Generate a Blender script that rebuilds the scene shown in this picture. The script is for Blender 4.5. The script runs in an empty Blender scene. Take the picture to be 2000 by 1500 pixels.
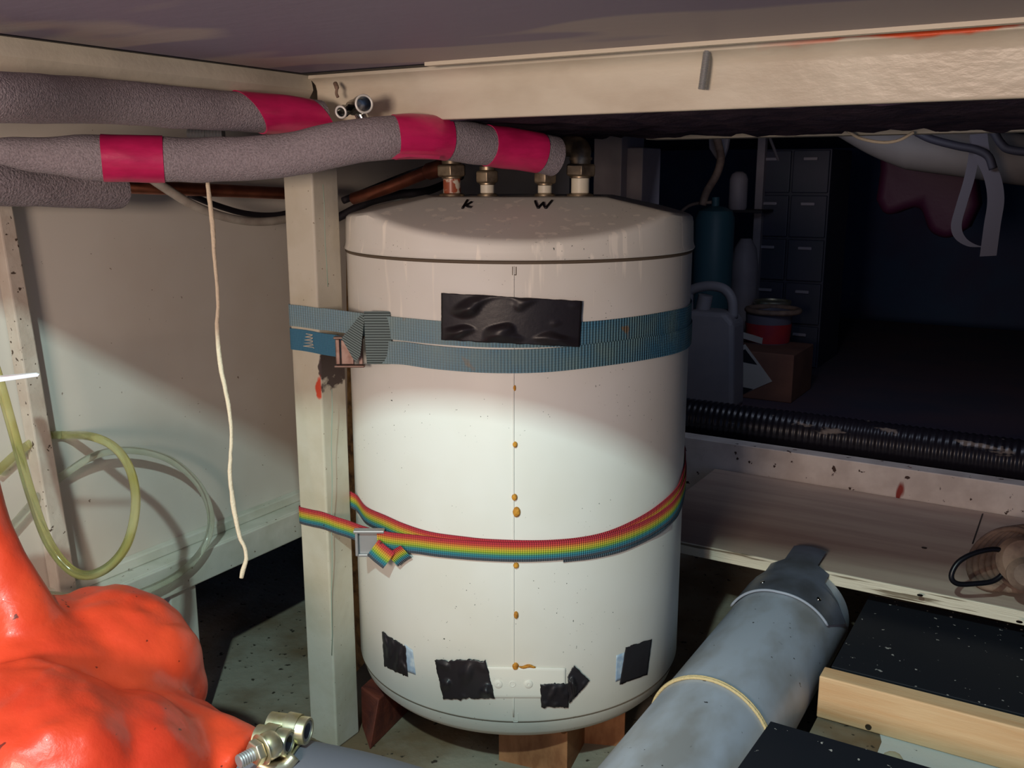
import bpy, bmesh, math, random
from mathutils import Vector, noise
random.seed(7)
S = bpy.context.scene
COL = S.collection

# ------------------------------------------------------------------ camera, light, exposure
F = 1850.0; PT = math.radians(12.3); YW = math.radians(31.0); CZ = 0.84
cam_d = bpy.data.cameras.new('camera'); cam = bpy.data.objects.new('camera', cam_d); COL.objects.link(cam)
cam.location = (0, 0, CZ); cam.rotation_euler = (math.pi/2 - PT, 0, YW)
cam_d.sensor_width = 36.0; cam_d.lens = F/2000*36; cam_d.clip_start = 0.02
S.camera = cam
S.view_settings.view_transform = 'Standard'; S.view_settings.look = 'None'
S.view_settings.gamma = 1; S.view_settings.use_curve_mapping = False
S.view_settings.exposure = 0.0
W_ = bpy.data.worlds.new('world'); S.world = W_; W_.use_nodes = True
W_.node_tree.nodes['Background'].inputs[0].default_value = (0.055, 0.085, 0.16, 1)
W_.node_tree.nodes['Background'].inputs[1].default_value = 1.6

fwd = Vector((-math.sin(YW)*math.cos(PT), math.cos(YW)*math.cos(PT), -math.sin(PT)))
rgt = Vector((math.cos(YW), math.sin(YW), 0)); upv = rgt.cross(fwd)
CAM = Vector((0, 0, CZ))
def camxy(x, y, z=0):            # a point given by metres to the right / ahead of the camera, height above floor
    return Vector((x*math.cos(YW) - y*math.sin(YW), x*math.sin(YW) + y*math.cos(YW), z))
def light(name, kind, loc, target, power, color, size=0.1, size_y=None):
    d = bpy.data.lights.new(name, kind); d.energy = power; d.color = color
    if kind == 'AREA':
        d.size = size
        if size_y: d.shape = 'RECTANGLE'; d.size_y = size_y
    elif kind == 'SPOT':
        d.shadow_soft_size = size; d.spot_size = math.radians(70); d.spot_blend = 0.4
    else: d.shadow_soft_size = size
    o = bpy.data.objects.new(name, d); COL.objects.link(o); o.location = loc
    o.rotation_euler = (Vector(target) - Vector(loc)).to_track_quat('-Z', 'Y').to_euler()
    return o
# lamp of the room above, shining in under the edge of the floor hatch
light('room_lamp', 'AREA', (-0.21, -0.22, 1.40), (-0.65, 1.1, 0.25), 15.0, (0.72, 1.0, 0.97), 0.035)
# warm fill light added behind the camera for the upper parts, no known lamp
light('warm_fill', 'AREA', camxy(-0.55, -0.40, 0.84), camxy(-0.1, 1.3, 0.72), 13.5, (1.0, 0.77, 0.62), 0.35, 0.22)
# unseen bluish fill added behind the rear beam to lift the dark hold
light('hold_fill', 'AREA', (-0.45, 1.90, 0.93), (0.1, 3.4, 0.2), 0.85, (0.70, 0.78, 1.0), 0.4, 0.06)

# ------------------------------------------------------------------ pixel rays -> real positions
def ray(px, py): return fwd + rgt*((px-1000)/F) - upv*((py-750)/F)
def at(px, py, d): return CAM + ray(px, py)*d
def on(px, py, ax, v):
    r = ray(px, py); i = 'xyz'.index(ax); return CAM + r*((v - CAM[i])/r[i])
TC = Vector((-0.712, 1.205, 0)); TR = 0.25
TA = math.atan2(0.712, 1.205)             # the tank's front faces the camera
def cyl(px, py, r=TR, c=TC):
    d = ray(px, py); a = d.x**2 + d.y**2; b = 2*(d.x*(CAM.x-c.x) + d.y*(CAM.y-c.y))
    cc = (CAM.x-c.x)**2 + (CAM.y-c.y)**2 - r*r
    q = b*b - 4*a*cc
    t = (-b - math.sqrt(q))/(2*a) if q > 0 else -b/(2*a)
    p = CAM + d*t
    v = Vector((p.x-c.x, p.y-c.y, 0)).normalized()*r
    return Vector((c.x+v.x, c.y+v.y, p.z))
def tl(x, y, z):                           # tank-local -> world
    c, s = math.cos(TA), math.sin(TA)
    return Vector((TC.x + x*c - y*s, TC.y + x*s + y*c, z))

# ------------------------------------------------------------------ object helpers
ORG = {}
def finish(o, label, cat, group, kind):
    if label: o['label'] = label
    if cat: o['category'] = cat
    if group: o['group'] = group
    if kind: o['kind'] = kind
def thing(name, loc, label, cat, group=None):
    o = bpy.data.objects.new(name, None); COL.objects.link(o); o.location = loc
    o.empty_display_size = 0.05
    ORG[o] = Vector(loc); finish(o, label, cat, group, None); return o
def mesh(name, geo, mat, parent=None, label=None, cat=None, group=None, kind=None, smooth=False, bevel=0, sub=0, seg=2):
    vs, fs = geo[0], geo[1]; uv = geo[2] if len(geo) > 2 else None
    vs = [Vector(v) for v in vs]
    if parent is None:
        c = Vector((sum(v.x for v in vs)/len(vs), sum(v.y for v in vs)/len(vs), min(v.z for v in vs)))
    else: c = ORG[parent]
    me = bpy.data.meshes.new(name)
    me.from_pydata([v - c for v in vs], [], fs); me.update()
    if uv:
        l = me.uv_layers.new(name='UVMap')
        for i, lp in enumerate(me.loops): l.data[i].uv = uv[lp.vertex_index]
    bm = bmesh.new(); bm.from_mesh(me); bmesh.ops.recalc_face_normals(bm, faces=bm.faces); bm.to_mesh(me); bm.free()
    me.materials.append(mat)
    if smooth:
        for p in me.polygons: p.use_smooth = True
        if smooth == 'auto':
            me.set_sharp_from_angle(angle=math.radians(40))
    o = bpy.data.objects.new(name, me); COL.objects.link(o); ORG[o] = c
    if parent is None: o.location = c
    else: o.parent = parent
    if bevel:
        m = o.modifiers.new('bevel', 'BEVEL'); m.width = bevel; m.segments = seg; m.limit_method = 'ANGLE'; m.angle_limit = math.radians(35)
    if sub:
        m = o.modifiers.new('subdivision', 'SUBSURF'); m.levels = sub; m.render_levels = sub
    finish(o, label, cat, group, kind); return o
def join(*gs):
    V = []; Fc = []; U = []; anyuv = any(len(g) > 2 for g in gs)
    for g in gs:
        n = len(V); V += list(g[0]); Fc += [tuple(i+n for i in f) for f in g[1]]
        if anyuv: U += list(g[2]) if len(g) > 2 else [(0, 0)]*len(g[0])
    return (V, Fc, U) if anyuv else (V, Fc)
BF = [(0,3,2,1), (4,5,6,7), (0,1,5,4), (1,2,6,5), (2,3,7,6), (3,0,4,7)]
def box(x0, x1, y0, y1, z0, z1):
    return ([(x0,y0,z0),(x1,y0,z0),(x1,y1,z0),(x0,y1,z0),(x0,y0,z1),(x1,y0,z1),(x1,y1,z1),(x0,y1,z1)], BF)
def hexa(bottom, top): return (list(bottom)+list(top), BF)
def prism(pts, off):
    n = len(pts); off = Vector(off); P = [Vector(p) for p in pts]
    return (P + [p+off for p in P], [tuple(range(n))[::-1], tuple(range(n, 2*n))] + [(i, (i+1) % n, n+(i+1) % n, n+i) for i in range(n)])
def spline(pts, k=8, closed=False):
    P = [Vector(p) for p in pts]; out = []; n = len(P)
    rng = range(n) if closed else range(n-1)
    for i in rng:
        if closed: a, b, c, d = P[(i-1) % n], P[i], P[(i+1) % n], P[(i+2) % n]
        else:
            b, c = P[i], P[i+1]; a = P[i-1] if i else b*2-c; d = P[i+2] if i+2 < n else c*2-b
        for j in range(k):
            t = j/k
            out.append(0.5*((2*b) + (c-a)*t + (2*a-5*b+4*c-d)*t*t + (3*b-a-3*c+d)*t**3))
    if not closed: out.append(P[-1])
    return out
def tube(path, r, n=16, closed=False, cap=True, squash=None):
    P = [Vector(p) for p in path]; m = len(P)
    R = r if isinstance(r, (list, tuple)) else [r]*m
    V = []; U = []; t0 = None; nr = None; L = 0
    for i, p in enumerate(P):
        if closed: t = (P[(i+1) % m]-P[i-1]).normalized()
        else: t = (P[min(i+1, m-1)]-P[max(i-1, 0)]).normalized()
        if nr is None:
            h = Vector((0, 0, 1)) if abs(t.z) < 0.9 else Vector((0, 1, 0))
            nr = (h - t*h.dot(t)).normalized()
        else: nr = (nr - t*nr.dot(t)).normalized()
        b = t.cross(nr)
        if i: L += (p-P[i-1]).length
        for k in range(n):
            a = 2*math.pi*k/n
            V.append(p + (nr*math.cos(a) + b*math.sin(a))*R[i]); U.append((L, k/n))
    Fc = []
    for i in range(m if closed else m-1):
        for k in range(n):
            Fc.append((i*n+k, i*n+(k+1) % n, ((i+1) % m)*n+(k+1) % n, ((i+1) % m)*n+k))
    if cap and not closed:
        Fc.append(tuple(range(n))[::-1]); Fc.append(tuple((m-1)*n+k for k in range(n)))
    return (V, Fc, U)
def lathe(prof, c, axis=(0, 0, 1), n=48, caps=True):
    ax = Vector(axis).normalized(); h = Vector((1, 0, 0)) if abs(ax.x) < 0.9 else Vector((0, 1, 0))
    u = (h-ax*h.dot(ax)).normalized(); w = ax.cross(u); c = Vector(c); V = []; Fc = []
    for r, z in prof:
        for k in range(n):
            a = 2*math.pi*k/n; V.append(c + ax*z + (u*math.cos(a)+w*math.sin(a))*r)
    for i in range(len(prof)-1):
        for k in range(n): Fc.append((i*n+k, i*n+(k+1) % n, (i+1)*n+(k+1) % n, (i+1)*n+k))
    if caps: Fc.append(tuple(range(n))[::-1]); Fc.append(tuple((len(prof)-1)*n+k for k in range(n)))
    return (V, Fc)
def rod(a, b, r, n=16, r2=None):
    a, b = Vector(a), Vector(b); return lathe([(r, 0), (r2 or r, (b-a).length)], a, b-a, n)
def ribbon(path, w, thick, side=None, outs=None):
    """a strap: path of centre points, width vector(s) w, thickness outward; UV u = length, v = 0..1 bottom..top"""
    P = [Vector(p) for p in path]; m = len(P); V = []; U = []; L = 0
    for i, p in enumerate(P):
        if i: L += (p-P[i-1]).length
        t = (P[min(i+1, m-1)]-P[max(i-1, 0)]).normalized()
        ww = Vector(w[i]) if isinstance(w, list) else Vector(w)
        o = outs[i] if outs else ww.cross(t).normalized()*-1
        o = o.normalized()
        for s in range(5):
            q = s/4; V.append(p + ww*(q-0.5) + o*thick); U.append((L, q))
        for s in range(5):
            q = 1-s/4; V.append(p + ww*(q-0.5)); U.append((L, q))
    Fc = []
    for i in range(m-1):
        for k in range(10): Fc.append((i*10+k, i*10+(k+1) % 10, (i+1)*10+(k+1) % 10, (i+1)*10+k))
    Fc.append(tuple(range(10))[::-1]); Fc.append(tuple((m-1)*10+k for k in range(10)))
    return (V, Fc, U)
def sheet(fn, nu, nv, thick):
    """fn(u,v) -> point, out ; closed thin sheet"""
    V = []; Fc = []; U = []; n = (nu+1)*(nv+1)
    for lay in (1, 0):
        for j in range(nv+1):
            for i in range(nu+1):
                p, o = fn(i/nu, j/nv); V.append(p + o*thick*lay); U.append((i/nu, j/nv))
    def id(i, j, l): return l*n + j*(nu+1)+i
    for j in range(nv):
        for i in range(nu):
            Fc.append((id(i,j,0), id(i+1,j,0), id(i+1,j+1,0), id(i,j+1,0)))
            Fc.append((id(i,j,1), id(i,j+1,1), id(i+1,j+1,1), id(i+1,j,1)))
    for i in range(nu):
        Fc.append((id(i,0,0), id(i,0,1), id(i+1,0,1), id(i+1,0,0))); Fc.append((id(i,nv,0), id(i+1,nv,0), id(i+1,nv,1), id(i,nv,1)))
    for j in range(nv):
        Fc.append((id(0,j,0), id(0,j+1,0), id(0,j+1,1), id(0,j,1))); Fc.append((id(nu,j,0), id(nu,j,1), id(nu,j+1,1), id(nu,j+1,0)))
    return (V, Fc, U)
def ell(c, rx, ry, rz, n=16, m=10):
    V = []; Fc = []; c = Vector(c)
    for j in range(1, m):
        for k in range(n):
            a = math.pi*j/m; b = 2*math.pi*k/n
            V.append(c + Vector((rx*math.sin(a)*math.cos(b), ry*math.sin(a)*math.sin(b), rz*math.cos(a))))
    for j in range(m-2):
        for k in range(n): Fc.append((j*n+k, j*n+(k+1) % n, (j+1)*n+(k+1) % n, (j+1)*n+k))
    V += [c+Vector((0,0,rz)), c-Vector((0,0,rz))]; t = len(V)-2
    for k in range(n): Fc.append((t, (k+1) % n, k)); Fc.append((t+1, (m-2)*n+k, (m-2)*n+(k+1) % n))
    return (V, Fc)
def hexnut(c, axis, r, h, n=6):
    return lathe([(r*0.9, 0), (r, h*0.12), (r, h*0.88), (r*0.9, h)], c, axis, n)

# ------------------------------------------------------------------ materials
def lin(c): return tuple((x/255/12.92 if x/255 <= 0.04045 else ((x/255+0.055)/1.055)**2.4) for x in c)
def mat(name, rgb, rough=0.5, metal=0.0, var=None, vscale=6, vdet=4, vlo=0.4, vhi=0.65, spots=None, sscale=60, sthr=0.72,
        bump=0.0, bscale=40, bdet=4, coat=0.0, stretch=None, spec=0.5, extra=None, uvramp=None, weave=None, trans=0.0, ior=1.45):
    m = bpy.data.materials.new(name); m.use_nodes = True; nt = m.node_tree; N = nt.nodes; Lk = nt.links
    b = N['Principled BSDF']; b.inputs['Roughness'].default_value = rough; b.inputs['Metallic'].default_value = metal
    b.inputs['Coat Weight'].default_value = coat; b.inputs['Specular IOR Level'].default_value = spec
    b.inputs['Transmission Weight'].default_value = trans; b.inputs['IOR'].default_value = ior
    tc = N.new('ShaderNodeTexCoord'); src = tc.outputs['Object']
    if stretch:
        mp = N.new('ShaderNodeMapping'); mp.inputs['Scale'].default_value = stretch; Lk.new(src, mp.inputs[0]); src2 = mp.outputs[0]
    else: src2 = src
    def nz(scale, det, s=None, rg=0.55):
        n = N.new('ShaderNodeTexNoise'); n.inputs['Scale'].default_value = scale; n.inputs['Detail'].default_value = det
        n.inputs['Roughness'].default_value = rg; Lk.new(s or src2, n.inputs['Vector']); return n.outputs['Fac']
    def ramp(s, lo, hi):
        r = N.new('ShaderNodeMapRange'); r.inputs['From Min'].default_value = lo; r.inputs['From Max'].default_value = hi
        Lk.new(s, r.inputs['Value']); return r.outputs['Result']
    def mix(f, a, c):
        x = N.new('ShaderNodeMix'); x.data_type = 'RGBA'
        if isinstance(f, (int, float)): x.inputs['Factor'].default_value = f
        else: Lk.new(f, x.inputs['Factor'])
        for sck, v in (('A', a), ('B', c)):
            i = [q for q in x.inputs if q.name == sck and q.type == 'RGBA'][0]
            if isinstance(v, tuple): i.default_value = v if len(v) == 4 else v+(1,)
            else: Lk.new(v, i)
        return [q for q in x.outputs if q.type == 'RGBA'][0]
    def math_(op, a, c=None):
        x = N.new('ShaderNodeMath'); x.operation = op
        for i, v in enumerate((a, c)):
            if v is None: continue
            if isinstance(v, (int, float)): x.inputs[i].default_value = v
            else: Lk.new(v, x.inputs[i])
        return x.outputs[0]
    H = dict(N=N, L=Lk, nz=nz, ramp=ramp, mix=mix, math=math_, src=src, tc=tc, b=b)
    col = lin(rgb)+(1,)
    hgt = None
    if uvramp:
        sp = N.new('ShaderNodeSeparateXYZ'); Lk.new(tc.outputs['UV'], sp.inputs[0])
        cr = N.new('ShaderNodeValToRGB'); e = cr.color_ramp.elements
        while len(e) > 1: e.remove(e[-1])
        e[0].position = uvramp[0][0]; e[0].color = lin(uvramp[0][1])+(1,)
        for p, c in uvramp[1:]:
            k = e.new(p); k.color = lin(c)+(1,)
        Lk.new(sp.outputs['Y'], cr.inputs[0]); col = cr.outputs[0]
    if weave:      # threads across the strap: u in metres
        sp = N.new('ShaderNodeSeparateXYZ'); Lk.new(tc.outputs['UV'], sp.inputs[0])
        a = math_('SINE', math_('MULTIPLY', sp.outputs['X'], 2*math.pi/weave[0]))
        c = math_('SINE', math_('MULTIPLY', sp.outputs['Y'], 2*math.pi*weave[1]))
        wv = math_('ADD', math_('MULTIPLY', a, 0.5), math_('MULTIPLY', c, 0.22))
        f = ramp(wv, -0.5, 0.6)
        dk = mix(1.0, col, col) if not isinstance(col, tuple) else col
        col = mix(f, lin(weave[2]) if weave[2] else mix(0.45, col, (0.02, 0.02, 0.02, 1)), col)
        hgt = wv
    if var: col = mix(ramp(nz(vscale, vdet), vlo, vhi), col, lin(var))
    if spots: col = mix(ramp(nz(sscale, 2, src), sthr, sthr+0.03), col, lin(spots))
    if extra: col = extra(H, col)
    if isinstance(col, tuple): b.inputs['Base Color'].default_value = col
    else: Lk.new(col, b.inputs['Base Color'])
    if bump or hgt is not None:
        bp = N.new('ShaderNodeBump'); bp.inputs['Strength'].default_value = bump if bump else 0.5; bp.inputs['Distance'].default_value = 0.004
        Lk.new(hgt if hgt is not None else nz(bscale, bdet), bp.inputs['Height']); Lk.new(bp.outputs[0], b.inputs['Normal'])
    return m
def sep(H):
    g = H['N'].new('ShaderNodeNewGeometry'); s = H['N'].new('ShaderNodeSeparateXYZ'); H['L'].new(g.outputs['Position'], s.inputs[0]); return s.outputs
def beam_paint(H, col):     # orange primer showing along the top edge toward the right end
    x, y, z = sep(H); n = H['nz'](14, 3, H['src'])
    a = H['ramp'](H['math']('ADD', z, H['math']('MULTIPLY', n, 0.022)), 0.9715, 0.9745)
    bb = H['ramp'](H['math']('ADD', x, H['math']('MULTIPLY', H['nz'](9, 3, H['src']), 0.3)), -0.16, -0.08)
    return H['mix'](H['math']('MULTIPLY', a, bb), col, lin((226, 92, 52)))
def post_paint(H, col):     # rust scar and orange primer below the strap
    x, y, z = sep(H); n = H['nz'](45, 5, H['src'])
    c1 = on(628, 722, 'y', 0.957); c2 = on(626, 757, 'y', 0.957)
    dx = H['math']('MULTIPLY', H['math']('ADD', x, -c1.x), 130)
    dz = H['math']('MULTIPLY', H['math']('ADD', z, -c1.z), 26)
    d = H['math']('SQRT', H['math']('ADD', H['math']('MULTIPLY', dx, dx), H['math']('MULTIPLY', dz, dz)))
    f = H['ramp'](H['math']('ADD', d, H['math']('MULTIPLY', n, 2.8)), 2.25, 2.0)
    dz2 = H['math']('MULTIPLY', H['math']('ADD', z, -c2.z), 80)
    dx2 = H['math']('MULTIPLY', H['math']('ADD', x, -c2.x), 150)
    d2 = H['math']('SQRT', H['math']('ADD', H['math']('MULTIPLY', dx2, dx2), H['math']('MULTIPLY', dz2, dz2)))
    f2 = H['ramp'](H['math']('ADD', d2, H['math']('MULTIPLY', n, 2.2)), 2.6, 2.3)
    col = H['mix'](f, col, lin((74, 62, 58)))
    return H['mix'](H['math']('MULTIPLY', f2, H['ramp'](y, 0.9585, 0.9575)), col, lin((205, 72, 44)))
def tank_paint(H, col):     # dried runs of glue below the lid, peppered black specks
    x, y, z = sep(H)
    n = H['N'].new('ShaderNodeTexNoise'); n.inputs['Scale'].default_value = 1.0; n.inputs['Detail'].default_value = 3
    mp = H['N'].new('ShaderNodeMapping'); mp.inputs['Scale'].default_value = (60, 60, 5); H['L'].new(H['src'], mp.inputs[0]); H['L'].new(mp.outputs[0], n.inputs['Vector'])
    f = H['math']('MULTIPLY', H['ramp'](n.outputs['Fac'], 0.60, 0.66), H['ramp'](z, 0.58, 0.72))
    col = H['mix'](H['math']('MULTIPLY', f, 0.85), col, lin((252, 248, 236)))
    sp = H['ramp'](H['nz'](300, 1, H['src']), 0.748, 0.765)
    zone = H['ramp'](H['nz'](9, 2, H['src']), 0.5, 0.6)
    return H['mix'](H['math']('MULTIPLY', sp, zone), col, lin((60, 70, 64)))
def fade_blue(H, col):      # sun-faded and dusty toward the post, fresher blue at the far right
    x, y, z = sep(H)
    return H['mix'](H['math']('MULTIPLY', H['ramp'](x, -0.50, -0.68), 0.42), col, lin((176, 196, 198)))
def low_beam(H, col):
    n = H['nz'](42, 4, H['src']); f = H['ramp'](n, 0.645, 0.67)
    col = H['mix'](f, col, lin((70, 48, 40)))
    m = H['N'].new('ShaderNodeMapping'); m.inputs['Scale'].default_value = (30, 30, 6); H['L'].new(H['src'], m.inputs[0])
    n2 = H['nz'](1.0, 2, m.outputs[0]); return H['mix'](H['ramp'](n2, 0.72, 0.75), col, lin((150, 50, 40)))

M = {}
M['tank'] = mat('white_enamel', (232, 232, 226), 0.5, var=(222, 219, 208), vscale=3, coat=0.0, bump=0.03, bscale=8, extra=tank_paint)
M['tankdark'] = mat('seam_shadow_gap', (96, 84, 70), 0.7)
M['letter'] = mat('marker_ink', (14, 12, 16), 0.5)
M['foamdot'] = mat('expanding_foam', (214, 152, 52), 0.7, var=(170, 108, 30), vscale=120, bump=0.6, bscale=300)
M['post'] = mat('post_paint', (205, 200, 184), 0.38, var=(190, 182, 160), vscale=9, spots=(120, 104, 84), sscale=190, sthr=0.71, bump=0.12, bscale=70, extra=post_paint)
M['beam'] = mat('beam_paint', (212, 205, 188), 0.35, var=(196, 186, 168), vscale=7, spots=(120, 60, 44), sscale=60, sthr=0.8, bump=0.2, bscale=50, stretch=(1, 1, 2.2), extra=beam_paint)
M['beamside'] = mat('side_beam_paint', (205, 200, 184), 0.4, var=(186, 180, 164), vscale=8, spots=(60, 52, 46), sscale=120, sthr=0.76, bump=0.15, bscale=60)
M['wall'] = mat('wall_paint', (208, 203, 194), 0.42, var=(196, 186, 174), vscale=2.5, spots=(136, 122, 108), sscale=120, sthr=0.735, bump=0.06, bscale=12)
M['stile'] = mat('cracked_paint', (198, 190, 178), 0.5, var=(176, 160, 146), vscale=12, spots=(80, 66, 56), sscale=110, sthr=0.66, bump=0.3, bscale=60)
M['rail'] = mat('rail_paint', (206, 205, 194), 0.4, var=(180, 180, 164), vscale=9, spots=(110, 96, 80), sscale=110, sthr=0.70, bump=0.15, bscale=50)
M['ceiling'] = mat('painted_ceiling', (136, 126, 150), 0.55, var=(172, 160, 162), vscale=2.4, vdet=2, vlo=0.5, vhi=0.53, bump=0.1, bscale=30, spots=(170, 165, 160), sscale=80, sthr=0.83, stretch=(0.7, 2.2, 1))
M['black'] = mat('black_gap', (10, 12, 22), 0.6)
M['floor'] = mat('bilge_floor', (152, 146, 130), 0.8, var=(120, 100, 76), vscale=6, spots=(60, 52, 42), sscale=60, sthr=0.66, bump=0.4, bscale=60)
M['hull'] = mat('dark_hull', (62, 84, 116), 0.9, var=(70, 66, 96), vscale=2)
M['rearfloor'] = mat('rear_floor', (86, 72, 84), 0.8, var=(64, 66, 84), vscale=3)
M['foam'] = mat('pipe_foam', (158, 149, 156), 0.95, var=(134, 126, 132), vscale=420, vdet=3, bump=0.6, bscale=520, bdet=3, spec=0.15)
M['foam2'] = mat('pipe_foam_lumpy', (156, 147, 154), 0.95, var=(130, 122, 128), vscale=330, vdet=3, bump=0.8, bscale=380, bdet=3, spec=0.15)
M['redtape'] = mat('red_tape', (204, 34, 98), 0.35, var=(184, 28, 86), vscale=30, bump=0.15, bscale=30, coat=0.2, stretch=(1, 1, 3))
M['copper'] = mat('copper', (176, 108, 84), 0.35, 0.85, var=(112, 66, 54), vscale=12)
M['buckle'] = mat('tarnished_buckle', (150, 128, 118), 0.5, 0.8, var=(120, 92, 82), vscale=60)
M['brass'] = mat('dull_brass', (168, 152, 128), 0.42, 0.8, var=(126, 112, 94), vscale=60)
M['lip'] = mat('lip_highlight', (225, 225, 220), 0.5, 0.3)  # pale colour painting the highlight on the socket rims
M['frame'] = mat('darkened_cream', (100, 92, 86), 0.7, var=(88, 80, 76), vscale=6)  # cream set darker in the colour to stand for the dim light there
M['chrome'] = mat('nickel', (200, 200, 196), 0.18, 1.0, var=(150, 150, 146), vscale=50)
M['zinc'] = mat('zinc_plate', (214, 208, 184), 0.38, 0.85, var=(186, 176, 132), vscale=45)
M['steel'] = mat('grey_steel', (168, 170, 172), 0.5, 0.6, bump=0.1)
M['white_pipe'] = mat('peeling_white_paint', (226, 220, 200), 0.45, var=(120, 62, 42), vscale=42, vlo=0.60, vhi=0.63)
M['white_pipe2'] = mat('chipped_white_paint', (224, 219, 202), 0.45, var=(86, 60, 48), vscale=60, vlo=0.68, vhi=0.70)
M['rusty_pipe'] = mat('bare_copper_stub', (214, 206, 188), 0.35, var=(158, 84, 58), vscale=26, vlo=0.46, vhi=0.49)
M['cord'] = mat('white_cord', (226, 210, 184), 0.8, bump=0.4, bscale=300)
M['cable'] = mat('grey_conduit', (176, 170, 160), 0.5, var=(150, 140, 130), vscale=30)
M['blue'] = mat('blue_webbing', (72, 138, 172), 0.75, weave=(0.0042, 9, (44, 84, 104)), var=(96, 128, 132), vscale=14, spots=(120, 104, 84), sscale=22, sthr=0.70, bump=0.5, extra=fade_blue)
M['bluesolid'] = mat('blue_webbing_plain', (70, 128, 158), 0.75, weave=(0.0022, 12, (56, 110, 140)), bump=0.4)
M['bluegrey'] = mat('worn_webbing', (150, 172, 172), 0.8, weave=(0.0034, 0, (72, 84, 84)), bump=0.6)
RB = [(0.0, (70, 72, 76)), (0.10, (84, 92, 104)), (0.2, (52, 134, 160)), (0.30, (60, 150, 150)), (0.42, (150, 190, 62)), (0.55, (222, 204, 60)), (0.66, (236, 170, 62)), (0.78, (226, 92, 62)), (0.9, (214, 58, 72)), (1.0, (190, 44, 62))]
M['rainbow'] = mat('rainbow_webbing', (255, 255, 255), 0.8, uvramp=RB, weave=(0.0030, 9, None), bump=0.5, spots=(70, 44, 44), sscale=60, sthr=0.74)
M['tape'] = mat('black_tape', (34, 30, 34), 0.42, bump=0.12, bscale=60, var=(36, 34, 38), vscale=20)
M['sticker'] = mat('blue_label_residue', (150, 172, 196), 0.5, var=(196, 208, 216), vscale=90)
M['hose_y'] = mat('yellowed_clear_hose', (226, 222, 170), 0.12, trans=0.78, ior=1.25, var=(204, 198, 126), vscale=20)
M['hose_c'] = mat('clear_hose', (236, 238, 226), 0.10, trans=0.9, ior=1.25, var=(222, 226, 206), vscale=20)
M['orange'] = mat('orange_enamel', (232, 78, 46), 0.36, var=(214, 62, 40), vscale=7, spots=(120, 40, 28), sscale=85, sthr=0.715, bump=0.55, bscale=26, bdet=6, coat=0.1, spec=0.4)
M['rubber'] = mat('grey_rubber', (96, 98, 108), 0.6, spots=(190, 190, 190), sscale=220, sthr=0.8, bump=0.1)
M['pvc'] = mat('grey_pvc', (178, 186, 200), 0.36, var=(150, 150, 152), vscale=9, spots=(60, 60, 62), sscale=95, sthr=0.72, bump=0.04, stretch=(1.6, 0.7, 1))
M['pvcdark'] = mat('dark_grey_pvc', (108, 114, 130), 0.42, var=(82, 84, 90), vscale=10)
M['pvcedge'] = mat('cut_pvc_edge', (170, 176, 190), 0.5)
M['elastic'] = mat('elastic_cord', (222, 198, 148), 0.75, bump=0.5, bscale=400)
M['ply'] = mat('plywood_top', (208, 188, 170), 0.6, var=(186, 160, 146), vscale=5, stretch=(0.4, 4, 1))
M['plyedge'] = mat('painted_edge', (226, 216, 194), 0.55, var=(130, 116, 96), vscale=22, vlo=0.55, vhi=0.62, stretch=(0.3, 1, 7), bump=0.4, bscale=60)
M['lowbeam'] = mat('speckled_beam', (236, 228, 220), 0.5, var=(214, 204, 196), vscale=16, bump=0.1, extra=low_beam)
M['flex'] = mat('black_ducting', (30, 28, 36), 0.3, var=(126, 116, 108), vscale=16, vlo=0.62, vhi=0.66, stretch=(0.5, 1, 2))
M['panel'] = mat('black_faced_panel', (20, 24, 34), 0.65, spots=(176, 172, 168), sscale=105, sthr=0.705, var=(26, 28, 36), vscale=4)
M['pine'] = mat('pine', (244, 204, 158), 0.6, var=(226, 172, 122), vscale=4, vlo=0.35, vhi=0.7, stretch=(1.0, 12, 14), spots=(120, 84, 56), sscale=50, sthr=0.80, bump=0.15)
M['screw'] = mat('screw_steel', (120, 116, 110), 0.3, 1.0)
M['whitepatch'] = mat('white_floor_paint', (206, 214, 214), 0.6, spots=(90, 100, 104), sscale=80, sthr=0.7, bump=0.3)
M['deck'] = mat('decking_wood', (178, 122, 82), 0.7, var=(146, 94, 60), vscale=5, stretch=(10, 1, 4), bump=0.2)
M['redwood'] = mat('red_brown_wood', (120, 58, 44), 0.6, var=(90, 42, 36), vscale=8, stretch=(1, 6, 6), bump=0.2)
M['cork'] = mat('chipboard', (160, 118, 70), 0.9, var=(96, 66, 40), vscale=60, bump=0.8, bscale=120)
M['ragged'] = mat('torn_insulation', (66, 54, 66), 0.95, var=(46, 40, 56), vscale=22, bump=1.0, bscale=70, spec=0.1)
M['cream'] = mat('cream_paint', (206, 198, 180), 0.5)
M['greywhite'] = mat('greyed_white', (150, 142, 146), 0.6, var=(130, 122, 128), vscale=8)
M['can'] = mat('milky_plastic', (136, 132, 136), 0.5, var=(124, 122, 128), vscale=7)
M['card'] = mat('cardboard', (120, 84, 70), 0.85, var=(104, 72, 62), vscale=10)
M['teal'] = mat('teal_paint', (60, 96, 104), 0.5)
M['bucket'] = mat('bucket_plastic', (104, 100, 112), 0.5)
M['redband'] = mat('red_label', (170, 48, 50), 0.5, var=(150, 40, 60), vscale=20)
M['labelwhite'] = mat('label_white', (176, 172, 166), 0.6)
M['labelblack'] = mat('label_black', (22, 24, 34), 0.6)
M['drawer'] = mat('grey_drawer', (52, 54, 72), 0.5, var=(44, 52, 66), vscale=6)
M['drawerh'] = mat('drawer_pull', (140, 136, 146), 0.3)
M['bag'] = mat('dark_red_cloth', (58, 12, 42), 0.6, bump=0.6, bscale=14)
M['strapgrey'] = mat('grey_strap', (70, 65, 70), 0.8)
M['darkcable'] = mat('dark_cable', (30, 26, 34), 0.7)
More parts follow.
